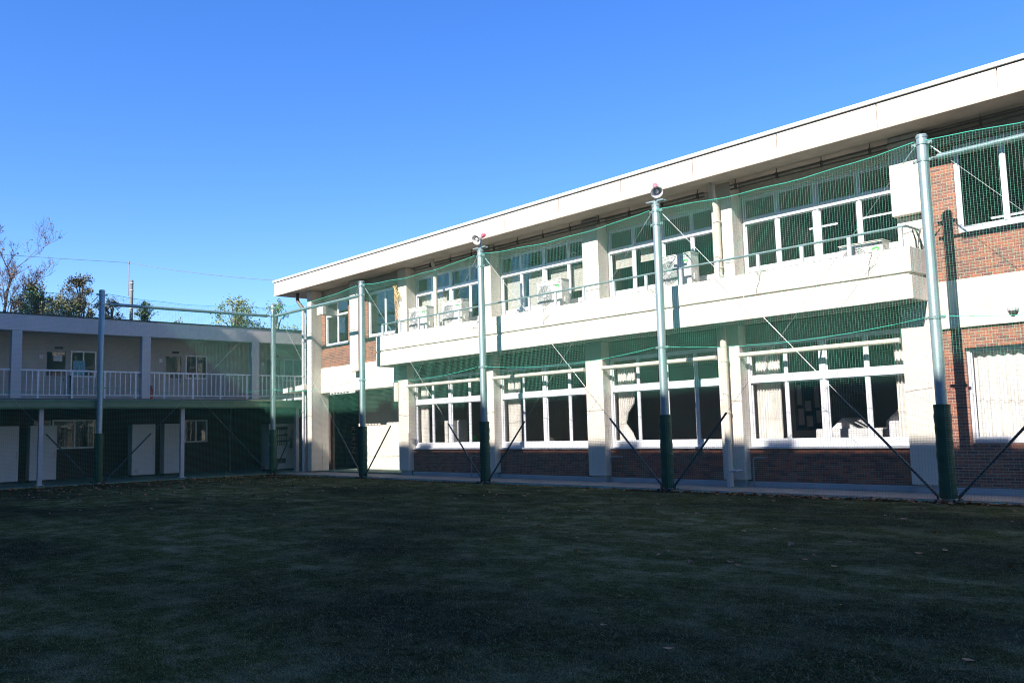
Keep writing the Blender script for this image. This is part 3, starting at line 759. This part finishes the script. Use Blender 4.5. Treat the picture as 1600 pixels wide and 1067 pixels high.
# crossbars
for (A, B, l) in ((BASE[0], BASE[1], 'galvanised crossbar from the shaded post to the corner post'), (BASE[1], BASE[2], 'galvanised crossbar from the corner post to the entrance post'), (BASE[5], P_R, 'galvanised crossbar running right from the rightmost post')):
    d = (B-A).normalized(); q = MB()
    z = Vector((0, 0, 6.7)); a, c = A+d*.28+z, B-d*.28+z
    q.tube([a, c], .062, 14)
    for (e, s) in ((a, 1), (c, -1)): q.tube([e-d*s*.12, e-d*s*.03, e+d*s*.02], [.03, .03, .055], 10)
    tag(q.build('crossbar', 'galv', None, smooth='auto'), l, 'crossbar', 'crossbars of the net frame')
# nets
def sag(t, s): return 4*s*t*(1-t)
def net(A, B, label, top=7.06, s=.16, px=.058, pz=.046, r=.0019, seed=0):
    L = (B-A).length; d = (B-A)/L; nrm = Vector((-d.y, d.x, 0))
    rn_ = random.Random(seed); ph = rn_.uniform(0, 6)
    off = nrm*(-.12 if abs(d.x) > .5 else -.12)
    H = lambda u: top-sag(u, s)
    def P(u, v):
        x = .11+(L-.22)*u
        bul = .035*math.sin(2.2*math.pi*u+ph)*math.sin(math.pi*v)+.012*math.sin(17*u+5*v+ph)
        z = .04+(H(u)-.04)*v+.012*math.sin(23*u+ph)*v
        return A+d*(x+.01*math.sin(9*v+ph*2+u*4))+off+nrm*bul+Vector((0, 0, z))
    q = MB()
    nxv = int((L-.22)/px); nzv = int(top/pz)
    for i in range(nxv+1):
        u = i/nxv; q.tube([P(u, k/6) for k in range(7)], r, 3, False)
    for k in range(nzv+1):
        v = k/nzv; q.tube([P(i/14, v) for i in range(15)], r, 3, False)
    t = thing('safety_net', 'green mesh safety net bay '+label, 'net', tuple(A+d*L/2), 'safety net bays')
    q.build('mesh', 'net', t)
    q = MB(); q.tube([P(i/16, 1.0)+Vector((0, 0, .006)) for i in range(17)], .008, 6); q.build('top_rope', 'rope', t)
    q = MB(); q.tube([A+d*(.15+(L-.3)*i/12)+off*1.1+Vector((0, 0, 3.56-sag(i/12, .2))) for i in range(13)], .0055, 6); q.build('middle_rope', 'rope', t)
    q = MB(); q.tube([P(i/8, 0)+Vector((0, 0, .0)) for i in range(9)], .008, 5); q.build('bottom_rope', 'rope', t)
for k, (A, B) in enumerate(runs): net(A, B, rn[k], seed=k)
# brace cables: from the foot of one post up to the head of the next
def brace(A, B, label):
    d = (B-A).normalized(); L = (B-A).length
    nrm = Vector((-d.y, d.x, 0))*(-.05)
    a = A+d*.2+Vector((0, 0, .1))+nrm; e = B-d*.13+Vector((0, 0, 6.98))+nrm
    dd = (e-a).normalized()
    t = thing('brace_cable', label, 'cable', tuple(A), 'crossed brace cables of the net frame')
    q = MB(); q.tube([a+dd*2.36, e-dd*.35], .0042, 6); q.build('cable', 'wire', t)
    q = MB(); q.tube([a, a+dd*.5, a+dd*2.4], [.03, .026, .026], 10); q.build('sleeve', 'sleeve', t, smooth='auto')
    q = MB(); q.tube([e-dd*.36, e-dd*.3, e-dd*.08, e], [.008, .016, .016, .006], 8); q.build('turnbuckle', 'galv', t)
nm = ['the far left end post', 'the shaded post', 'the corner post', 'the entrance post', 'the first horn post', 'the second horn post', 'the rightmost post', 'the far right end post']
PP = [P_L]+BASE+[P_R]
for k in range(7):
    brace(PP[k], PP[k+1], 'brace cable rising right from the foot of '+nm[k])
    brace(PP[k+1], PP[k], 'brace cable rising left from the foot of '+nm[k+1])
# horn loudspeakers
def horn(base, aim, label):
    t = thing('horn_speaker', label, 'loudspeaker', base, 'horn loudspeakers on the posts')
    bx, by, bz = base; a = Vector(aim).normalized()
    q = MB(); q.box(bx-.26, bx+.26, by-.03, by+.03, bz+.05, bz+.09); q.lathe((bx, by, bz), (0, 0, 1), [(0, .08), (.05, .08), (.05, .001)], 12)
    q.tube([(bx-.24, by-.1, bz+.05), (bx+.24, by+.1, bz+.05)], .02, 6); q.tube([(bx+.02, by, bz+.09), (bx+.02, by, bz+.36)], .035, 8); q.build('bracket', 'galv', t)
    c = Vector((bx+.02, by, bz+.40))
    q = MB().lathe(c-a*.22, a, [(0, .001), (0, .06), (.06, .072), (.14, .07), (.20, .055), (.22, .05)], 20); q.build('driver', 'speakr', t, smooth='auto')
    q = MB().lathe(c, a, [(0, .05), (.08, .06), (.15, .08), (.21, .115), (.24, .145), (.245, .158), (.235, .152), (.20, .115), (.13, .08), (.1, .07)], 28); q.build('bell', 'speakw', t, smooth='auto')
    q = MB().lathe(c, a, [(.10, .001), (.10, .04), (.2, .055), (.215, .04), (.22, .001)], 18); q.lathe(c, a, [(.101, .071), (.1, .041)], 18); q.build('reflex_cone', 'speakw', t, smooth='auto')
horn((-20.5, YN, 7.235), (.11, -.85, -.5), 'white horn with pink driver turned to the left, on its post')
horn((-13.57, YN, 7.235), (.52, -.54, -.60), 'white horn with pink driver facing the camera, on its post')

# ------------------------------------------------------------------ annex building on the left
an = thing('annex_building', 'long low two storey annex with a railed gallery and dark undercroft', 'building', (-40, 9, 0))
YA0, YA1 = -9.5, 24.0
q = MB(); q.box(-35.85, -35.6, YA0, YA1, 5.70, 6.30); q.build('roof_beam', 'annex', an, bevel=.012)
q = MB(); q.box(-48, -35.58, YA0, YA1, 6.303, 6.35); q.build('coping', 'dark', an)
q = MB(); q.box(-48, -35.86, YA0, YA1, 5.85, 6.30); q.build('roof', 'annexwall', an)
q = MB(); q.box(-40.3, -35.62, YA0, YA1, 3.02, 3.22); q.build('gallery_floor', 'annexwall', an)
cy = [-5.95, -1.3, 3.35, 7.88, 12.52, 17.2, 21.85]
for y in cy:
    q = MB(); q.box(-35.93, -35.605, y, y+.34, 3.222, 5.698); q.build('column', 'annex', an, bevel=.012)
holes = []
for y in cy[1:]:
    holes += [(y+1.62, y+2.42, 3.24, 5.2), (y+2.55, y+3.52, 4.17, 5.22)]
q = MB()
for (a, c, z0, z1) in holed(YA0, YA1, 3.222, 5.848, holes): q.box(-37.8, -37.6, a, c, z0, z1)
q.build('wall', 'annexwall', an)
q = MB(); q.box(-41, -40.9, YA0, YA1, 3.25, 5.84); q.build('partition', 'room', an)
for k, y in enumerate(cy[1:]):
    a, c = y+1.62, y+2.42
    f = MB(); X = -37.66
    f.box(X, X+.06, a+.002, a+.06, 3.24, 5.198); f.box(X, X+.06, c-.06, c-.002, 3.24, 5.198); f.box(X+.001, X+.059, a+.06, c-.06, 5.14, 5.198)
    f.box(X+.001, X+.059, a+.06, c-.06, 4.1, 4.2); f.box(X+.015, X+.045, a+.06, c-.06, 3.24, 4.1)
    d = f.build('door', 'annexwall', an)
    f = MB(); f.box(X+.02, X+.026, a+.06, c-.06, 4.2, 5.14); f.build('pane', 'glass', d)
    f = MB(); f.box(X+.061, X+.11, c-.12, c-.09, 4.0, 4.14); f.build('handle', 'galv', d)
    a, c = y+2.55, y+3.52
    f = MB(); m = (a+c)/2-.0
    f.box(X, X+.07, a+.002, c-.002, 4.172, 4.23); f.box(X, X+.07, a+.002, c-.002, 5.16, 5.218)
    for yy in (a+.002, m-.025, c-.052): f.box(X+.001, X+.069, yy, yy+.05, 4.23, 5.16)
    wv = f.build('window', 'alu', an)
    f = MB(); f.box(X+.03, X+.036, a+.05, m-.025, 4.23, 5.16); f.box(X+.03, X+.036, m+.025, c-.05, 4.23, 5.16); f.build('pane', 'glass', wv)
    f = MB(); f.box(-37.6, -37.55, y+1.97, y+2.25, 5.27, 5.35); f.build('lintel_vent', 'dark', an)
    f = MB(); f.box(-37.6, -37.56, y+1.42-.02, y+1.56-.02, 4.86, 5.02); f.build('switch_box', 'white', an, bevel=.006)
for k in range(len(cy)-1):
    y0, y1 = cy[k]+.34, cy[k+1]
    f = MB(); X = -35.72
    f.box(X-.03, X+.03, y0, y1, 4.24, 4.30); f.box(X-.02, X+.02, y0, y1, 3.33, 3.37)
    n = int((y1-y0)/.195)
    for i in range(1, n):
        yy = y0+(y1-y0)*i/n
        if i % 6 == 3: f.box(X-.03, X+.03, yy-.035, yy+.035, 3.222, 4.24)
        else: f.box(X-.012, X+.012, yy-.016, yy+.016, 3.37, 4.24)
    f.build('railing', 'white', an)
# canopy
q = MB(); q.prism([(-34.62, YA0, 3.10), (-34.62, YA0, 2.95), (-37.6, YA0, 3.0), (-37.6, YA0, 3.015), (-35.61, YA0, 3.2), (-35.61, YA0, 3.21)], (0, 19.46-YA0, 0))
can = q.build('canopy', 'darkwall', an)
q = MB()
q.prism([(-34.46, YA0, 3.08), (-34.42, YA0, 3.09), (-34.44, YA0, 3.0), (-34.44, YA0, 2.86), (-34.47, YA0, 2.80), (-34.58, YA0, 2.79), (-34.60, YA0, 2.82), (-34.60, YA0, 3.12), (-34.55, YA0, 3.13), (-34.5, YA0, 3.11)], (0, 19.47-YA0, 0))
q.build('gutter', 'canopy', can)
for y in (3.6, 8.71, 13.84, 18.9):
    q = MB(); q.box(-34.88, -34.72, y-.075, y+.075, .06, 2.94); q.box(-34.95, -34.65, y-.12, y+.12, .06, .085); q.build('canopy_post', 'annex', an, bevel=.006)
# undercroft wall with two windows and a door
uh = [(10.45, 12.2, 1.3, 2.52), (16.02, 17.1, 1.42, 2.45), (9.75, 10.4, .1, 2.5)]
q = MB()
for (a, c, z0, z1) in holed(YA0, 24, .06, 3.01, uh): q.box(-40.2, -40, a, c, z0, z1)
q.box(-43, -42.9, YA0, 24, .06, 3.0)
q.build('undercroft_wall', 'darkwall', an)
for (a, c, z0, z1) in uh[:2]:
    f = MB(); X = -40.06; m = (a+c)/2
    f.box(X, X+.08, a+.002, c-.002, z0+.002, z0+.06); f.box(X, X+.08, a+.002, c-.002, z1-.06, z1-.002)
    for yy in (a+.002, m-.03, c-.062): f.box(X+.001, X+.079, yy, yy+.06, z0+.06, z1-.06)
    wv = f.build('window', 'alu', an)
    f = MB(); f.box(X+.03, X+.036, a+.06, m-.03, z0+.06, z1-.06); f.box(X+.03, X+.036, m+.03, c-.06, z0+.06, z1-.06); f.build('pane', 'glass', wv)
f = MB(); a, c = 9.75, 10.4; X = -40.06
f.box(X, X+.06, a+.002, a+.06, .06, 2.498); f.box(X, X+.06, c-.06, c-.002, .06, 2.498); f.box(X+.001, X+.059, a+.06, c-.06, 2.43, 2.498); f.box(X+.001, X+.059, a+.06, c-.06, 1.1, 1.18); f.box(X+.01, X+.05, a+.06, c-.06, .1, 1.1)
dd = f.build('door', 'annexwall', an)
f = MB(); f.box(X+.03, X+.036, a+.06, c-.06, 1.18, 2.43); f.build('pane', 'glass', dd)
# posters in the gallery windows
q = MB(); q.box(-37.585, -37.58, 10.52, 10.98, 4.25, 4.82); tag(q.build('poster', 'poster', None), 'pale blue poster in the gallery window near the shaded post', 'poster')
q = MB(); q.box(-37.597, -37.592, 9.80, 10.12, 4.78, 5.02); tag(q.build('notice_paper', 'paper', None), 'white paper notice on the gallery door left of the blue poster', 'notice')
fe = thing('fire_extinguisher', 'red fire extinguisher behind the gallery railing beside a column', 'fire extinguisher', (-35.98, 12.95, 3.22))
q = MB().lathe((-36.05, 13.05, 3.222), (0, 0, 1), [(0, .001), (0, .075), (.4, .075), (.46, .03), (.5, .03), (.5, .001)], 14); q.build('cylinder', 'red', fe, smooth='auto')
q = MB(); q.box(-36.08, -36.02, 13.0, 13.1, 3.72, 3.76); q.tube([(-36.05, 13.05, 3.7), (-36.12, 13.05, 3.6), (-36.14, 13.05, 3.4)], .012, 6); q.build('valve', 'dark', fe)
q = MB().tube([(-37.52, 10.44, 3.222), (-37.52, 10.44, 4.15)], .035, 8); q.box(-37.6, -37.5, 10.4, 10.48, 4.15, 4.22)
tag(q.build('drain_pipe', 'dark', None), 'dark short drain pipe on the gallery wall beside the door', 'pipe')
q = MB().tube([(-38.2, 17.35, .06), (-38.2, 17.35, 3.01)], .06, 10)
tag(q.build('drain_pipe', 'dark', None, smooth='auto'), 'dark pipe standing in the undercroft left of the vending machine', 'pipe')
# white cabinets
def cabinet(y0, y1, label, mark=False):
    t = thing('cabinet', label, 'cabinet', (-38, (y0+y1)/2, .06), 'white cabinets in the undercroft')
    q = MB(); q.box(-38.28, -37.83, y0, y1, .14, 2.25); q.build('carcass', 'whitecab', t, bevel=.008)
    q = MB(); q.box(-37.828, -37.80, y0+.005, y1-.005, .145, 2.245); q.build('door', 'whitecab', t, bevel=.006)
    q = MB(); q.box(-38.24, -37.87, y0+.04, y1-.04, .06, .14); q.build('base', 'dark', t)
    q = MB(); q.box(-37.80, -37.77, y1-.09, y1-.07, 1.0, 1.25); q.build('handle', 'pipew', t)
    if mark:
        q = MB()
        for (a, c, z0, z1) in ((0, .15, 0, .015), (0, .15, .125, .14), (0, .015, .015, .125), (.135, .15, .015, .125), (.05, .1, .05, .08)): q.box(-37.8, -37.796, y0+.09+a, y0+.09+c, .24+z0, .24+z1)
        q.build('stamp', 'ink', t)
cabinet(7.35, 8.72, 'wide white cabinet cut by the left edge of the photo')
cabinet(9.1, 10.06, 'white cabinet behind the left canopy post')
cabinet(12.94, 13.9, 'white cabinet with a small square mark at its lower corner', True)
cabinet(14.27, 15.0, 'narrow white cabinet behind the middle canopy post')
# vending machines
def vending(label, X, y0, y1, z1):
    t = thing('vending_machine', label, 'vending machine', (X-.35, (y0+y1)/2, .06))
    q = MB(); q.box(X-.75, X, y0, y1, .12, z1); q.build('casing', 'vend', t, bevel=.02)
    q = MB()
    for y in (y0+.08, y1-.08): q.box(X-.7, X-.08, y-.05, y+.05, .06, .12)
    q.build('foot', 'dark', t)
    q = MB(); q.box(X+.001, X+.012, y0+.08, y1-.35, 1.15, z1-.14); q.build('display', 'venddark', t)
    q = MB()
    for k in range(3):
        z = 1.18+k*.27
        n = 8
        for i in range(n):
            yy = y0+.13+(y1-.35-y0-.16)*i/(n-1); q.lathe((X+.03, yy, z), (0, 0, 1), [(0, .001), (0, .03), (.15, .03), (.165, .02), (.165, .001)], 8)
        q.box(X+.013, X+.05, y0+.09, y1-.36, z-.03, z-.002)
    q.build('drink_row', 'can', t)
    q = MB(); q.box(X+.001, X+.03, y0+.15, y1-.45, .38, .6); q.build('collection_slot', 'venddark', t, bevel=.008)
    q = MB(); q.box(X+.001, X+.02, y1-.26, y1-.1, 1.05, 1.5); q.box(X+.02, X+.03, y1-.22, y1-.14, 1.0, 1.04); q.build('coin_panel', 'ink', t, bevel=.005)
    q = MB(); q.box(X+.001, X+.006, y0+.1, y1-.4, .75, 1.0); q.box(X+.001, X+.006, y1-.28, y1-.06, 1.62, z1-.1); q.build('price_panel', 'paper', t)
    return t
vending('white vending machine under the canopy behind the corner post', -36.6, 18.5, 19.76, 2.16)
v2 = thing('vending_machine', 'dark vending machine inside the entrance with big letters running down its side', 'vending machine', (-34.8, 22.0, .06))
q = MB(); q.box(-35.35, -34.17, 21.7, 22.5, .12, 2.05); q.build('casing', 'venddark', v2, bevel=.02)
q = MB(); q.box(-34.168, -34.155, 21.78, 22.42, .95, 1.95); q.build('display', 'ink', v2)
q = MB(); q.box(-35.3, -34.25, 21.75, 22.45, .06, .12); q.build('foot', 'dark', v2)
text_mesh('lettering', 'KIRIN', .46, 'letter', v2, (.10, -.306, 1.29), (math.radians(90), math.radians(90), 0), .003, spacing=1.12)

# ------------------------------------------------------------------ building behind the camera: its roofline throws the shade over the court
ob = thing('opposite_building', 'tall plain school block behind the camera shading the court', 'building', (0, -12, 0))
def obx(q, x0, x1, h):
    # front wall with window openings, plus body behind it
    q.box(x0, x1, -16, -5.35, 0, h)
    nf = max(1, int((x1-x0)/4.5)); wd = (x1-x0)/nf; fl = 3.7
    for k in range(int(h/fl)+1):
        z0 = k*fl; q.box(x0, x1, -5.348, -5.0, z0, min(z0+1.1, h))
        if z0+3.0 < h: q.box(x0, x1, -5.348, -5.0, z0+3.0, min(z0+fl-.002, h))
        for i in range(nf+1):
            xx = x0+i*wd; q.box(max(x0, xx-.4), min(x1, xx+.4), -5.347, -5.001, z0+1.102, min(z0+2.998, h))
q = MB(); obx(q, -31.9, 26, 20.1); obx(q, -46, -31.902, 22.3)
q.build('wall', 'oppo', ob)
q = MB()
for k in range(5): q.box(-23.5, 25.8, -5.3, -5.28, k*3.7+1.1, k*3.7+3.0)
q.build('window', 'venddark', ob)

# ------------------------------------------------------------------ trees, pole and wires beyond the annex
def bare_tree(base, label, H=13.0):
    t = thing('bare_tree', label, 'tree', base); rt = random.Random(21)
    q = MB(); lf = MB()
    def br(p, d, L, r, dep):
        pts = [p.copy()]; rs = [r]; d = d.copy(); n = 5
        for j in range(n):
            d = (d+Vector((rt.uniform(-.16, .16), rt.uniform(-.16, .16), rt.uniform(-.04, .14)))).normalized()
            p = p+d*L/n; pts.append(p.copy()); rs.append(max(.006, r*(1-.55*(j+1)/n)))
            if dep > 0 and j >= 1:
                for _ in range(1 if dep > 2 else 2):
                    if rt.random() < .85:
                        a = rt.uniform(0, 6.28); s = Vector((math.cos(a), math.sin(a), rt.uniform(.1, .8))).normalized()
                        br(p, (d*.75+s*.8).normalized(), L*rt.uniform(.45, .68), rs[-1]*.62, dep-1)
            if dep <= 1 and rt.random() < .07:
                c = p+Vector((rt.uniform(-.1, .1), rt.uniform(-.1, .1), rt.uniform(-.15, .05)))
                a = Vector((rt.uniform(-1, 1), rt.uniform(-1, 1), rt.uniform(-1, 1))).normalized()*.06; e = Vector((rt.uniform(-1, 1), rt.uniform(-1, 1), rt.uniform(-1, 1))).normalized()*.045
                lf.poly([c-a, c+e, c+a, c-e])
        q.tube(pts, rs, 5 if r > .03 else 3, False)
    b0 = Vector(base)
    tr = [b0, b0+Vector((0, .1, 3)), b0+Vector((0, .25, 6.0)), b0+Vector((0, .35, 7.6))]
    q.tube(tr, [.24, .2, .17, .15], 8)
    br(tr[-1], Vector((.0, .18, 1)), H*.23, .09, 4)
    br(tr[-1], Vector((0, -.5, .9)), H*.17, .07, 4)
    br(tr[2], Vector((.1, .8, .8)), H*.20, .07, 4)
    br(tr[2]+Vector((0, .05, .6)), Vector((-.2, .45, .9)), H*.2, .07, 4)
    br(tr[1]+Vector((0, .1, 2.6)), Vector((.2, .9, .5)), H*.18, .05, 3)
    q.build('trunk', 'bark', t); lf.build('crown', 'budleaf', t)
bare_tree((-50, 10.2, 0), 'bare leafless tree with thin branches beyond the annex roof')
def leafy(base, H, w, label, mat, seed, n=2600, ls=.16, zlow=4.0, tall=False, group='leafy trees beyond the annex roof'):
    t = thing('leafy_tree', label, 'tree', base, group); rt = random.Random(seed)
    q = MB(); b0 = Vector(base); tops = []
    q.tube([b0, b0+Vector((0, 0, H*.5)), b0+Vector((rt.uniform(-.2, .2), rt.uniform(-.2, .2), H*.9))], [.14, .1, .03], 7)
    cl = []
    for k in range(26):
        z = zlow+(H-zlow)*rt.random()**.8; s = math.sin(math.pi*min(1, max(.12, (H-z)/(H-zlow)*.75+.1)))
        a = rt.uniform(0, 6.28); R = w*s*rt.uniform(.25, 1)
        c = Vector((b0.x+R*math.cos(a), b0.y+R*math.sin(a), z)); cl.append((c, rt.uniform(.25, .6)*w*.55))
        q.tube([b0+Vector((0, 0, max(1.5, z-.9-R*.4))), (b0+Vector((0, 0, z))+c)/2-Vector((0, 0, .2)), c], [.045, .03, .012], 5, False)
        # sprig
        tip = c+Vector((rt.uniform(-.3, .3), rt.uniform(-.3, .3), rt.uniform(.3, .8)))*w*.5; q.tube([c, tip], [.012, .005], 3, False); tops.append((c, tip))
    cl.append((b0+Vector((0, 0, H*.97)), .25*w))
    q.build('trunk', 'bark', t)
    lf = MB()
    for i in range(n):
        if rt.random() < .2:
            c0_, t0_ = rt.choice(tops); u = rt.random(); p = c0_.lerp(t0_, u)+Vector((rt.gauss(0, .08), rt.gauss(0, .08), rt.gauss(0, .08)))
        else:
            c, r = rt.choice(cl); p = c+Vector((rt.gauss(0, 1), rt.gauss(0, 1), rt.gauss(0, .8)))*r*.62
        a = Vector((rt.uniform(-1, 1), rt.uniform(-1, 1), rt.uniform(-1, .5))).normalized(); e = a.cross(Vector((rt.uniform(-1, 1), rt.uniform(-1, 1), rt.uniform(-1, 1)))).normalized()
        L = ls*rt.uniform(.6, 1.3); Wd = L*.42
        lf.poly([p-a*L*.5, p+e*Wd*.5, p+a*L*.5, p-e*Wd*.5])
    lf.build('crown', mat, t)
leafy((-50.5, 12.3, 0), 9.6, 1.3, 'dense dark evergreen tree beside the bare tree', 'ever', 1, 6500, .15, 6.5)
leafy((-49, 14.0, 0), 10.2, 1.0, 'rusty green tree with a ragged pointed top, right of the dark evergreen', 'rust', 2, 3200, .14, 6.5)
leafy((-48.6, 13.2, 0), 8.9, 1.5, 'low olive green tree before the dark evergreen', 'olive', 3, 3600, .14, 6.3)
leafy((-50, 15.9, 0), 9.2, .8, 'small rusty tree just right of the shaded post', 'rust', 4, 2200, .14, 6.5)
leafy((-50.5, 17.9, 0), 9.2, .8, 'small dark tree right behind the utility pole', 'ever', 5, 1800, .14, 6.5)
leafy((-50.5, 19.9, 0), 8.6, .8, 'sparse low twiggy tree right of the utility pole', 'olive', 6, 260, .14)
leafy((-50, 23.0, 0), 10.0, 1.6, 'bright bamboo like tree left of the corner post', 'bamboo', 7, 2500, .16, 6.8)
leafy((-50, 25.8, 0), 9.7, 1.1, 'smaller bright leafy tree directly behind the corner post', 'bamboo', 8, 1500, .17, 6.5)
leafy((-50, 27.9, 0), 9.3, .8, 'thin bright leafy top between corner post and downpipe', 'bamboo', 9, 600, .17, 6.5)
leafy((-50.2, 9.6, 0), 8.9, 1.0, 'dark shrubby tree under the bare branches at the left edge', 'rust', 10, 1600, .14, 6.5)
up = thing('utility_pole', 'grey utility pole with a thin mast on top beyond the annex roof', 'pole', (-50, 16.95, 0))
q = MB().lathe((-50, 16.95, 0), (0, 0, 1), [(0, .14), (10.5, .085), (10.5, .001)], 14); q.build('pole', 'pole', up, smooth='auto')
q = MB()
for z in (10.3, 9.9, 8.9): q.lathe((-50, 16.95, z), (0, 0, 1), [(0, .09), (0, .115), (.04, .115), (.04, .09)], 14)
q.build('band', 'white', up)
q = MB().tube([(-50, 16.78, 9.6), (-50, 16.78, 11.45)], .022, 6); q.lathe((-50, 16.78, 11.42), (0, 0, 1), [(0, .05), (.12, .05), (.12, .001)], 8); q.build('mast', 'conduitgrey', up)
def wire_run(A, B, s, label):
    A, B = Vector(A), Vector(B)
    q = MB().tube([A.lerp(B, i/16)-Vector((0, 0, sag(i/16, s))) for i in range(17)], .011, 4)
    tag(q.build('overhead_wire', 'ink', None), label, 'wire')
wire_run((-50, 16.78, 11.48), (-50, -12, 11.0), .25, 'thin overhead wire running left from the mast')
wire_run((-50, 16.78, 11.48), (-35.0, 19.2, 8.47), .15, 'thin overhead wire running from the mast to the main roof')

# ------------------------------------------------------------------ fallen leaves
def leaf_poly(q, c, L, a, curl, rt):
    d = Vector((math.cos(a), math.sin(a), 0)); e = Vector((-d.y, d.x, 0)); z = Vector((0, 0, 1))
    p = Vector(c)
    pts = [p-d*L*.5+z*curl*L*.5, p-d*L*.1+e*L*.28+z*curl*L*.4, p+d*L*.5+z*curl*L*.3, p-d*L*.1-e*L*.28+z*curl*L*.1]
    n = len(q.v); m = p-d*L*.05+z*.003
    q.v += [tuple(x) for x in pts]+[tuple(m)]
    q.f += [(n, n+1, n+4), (n+1, n+2, n+4), (n+2, n+3, n+4), (n+3, n, n+4)]
rl = random.Random(11); q = MB()
for i in range(4200):
    k = rl.random()
    if k < .42: c = (-34.42+abs(rl.gauss(0, .3)), rl.uniform(-1, 17.5), .008)
    elif k < .72: c = (rl.triangular(-16, 2, -7), 17.5-abs(rl.gauss(0, .16)), .008)
    elif k < .80: c = (rl.uniform(-34, 0), 17.5-abs(rl.gauss(0, .25)), .008)
    elif k < .93: c = (-34.3+abs(rl.gauss(0, 4.5)), rl.uniform(0, 17.4), .008)
    else: c = (rl.uniform(-34, 2), rl.uniform(7, 17.3), .008)
    leaf_poly(q, c, rl.uniform(.06, .13), rl.uniform(0, 6.28), rl.uniform(.1, 1.1), rl)
kind(tag(q.build('leaf_litter', 'litter', None), 'dry brown leaf litter drifted along the turf edges', 'leaves'), 'stuff')
near = [(-7.9, 9.6), (-6.6, 7.4), (-5.6, 6.4), (-4.9, 5.4), (-4.05, 5.15), (-6.4, 5.9), (-4.9, 9.2), (-3.5, 9.1), (-2.4, 6.2), (-1.6, 5.9), (-2.1, 5.55), (-9.8, 8.3)]
for (x, y) in near:
    q = MB(); leaf_poly(q, (0, 0, .012), rl.uniform(.065, .10), rl.uniform(0, 6.28), rl.uniform(.15, .6), rl)
    o = q.build('fallen_leaf', 'litter', None); o.location = (x, y, 0)
    tag(o, 'single dry brown leaf lying on the dark open turf', 'leaf', 'single leaves on the open turf')

# standing grass fibres on the nearer turf
rg = np.random.default_rng(5); n = 170000
rad = 4.6+17*rg.random(n)**1.7; an = np.radians(12+70*rg.random(n))
bx, by = -np.sin(an)*rad, np.cos(an)*rad
h = .008+.014*rg.random(n); wv = .0016+.001*rg.random(n); a = rg.random(n)*6.283; lean = .014*rg.standard_normal((n, 2))
V = np.zeros((n, 3, 3)); V[:, 0] = np.stack([bx-np.cos(a)*wv, by-np.sin(a)*wv, np.full(n, .001)], -1); V[:, 1] = np.stack([bx+np.cos(a)*wv, by+np.sin(a)*wv, np.full(n, .001)], -1)
V[:, 2] = np.stack([bx+lean[:, 0], by+lean[:, 1], h], -1)
me = bpy.data.meshes.new('grass_fibres'); me.vertices.add(3*n); me.vertices.foreach_set('co', V.reshape(-1))
me.loops.add(3*n); me.loops.foreach_set('vertex_index', np.arange(3*n, dtype=np.int32))
me.polygons.add(n); me.polygons.foreach_set('loop_start', np.arange(0, 3*n, 3, dtype=np.int32))
me.update(); me.validate(); me.materials.append(M['fibre'])
o = bpy.data.objects.new('grass_fibres', me); COL.objects.link(o)
kind(tag(o, 'short dark green fibres of the turf in the foreground', 'grass'), 'stuff')
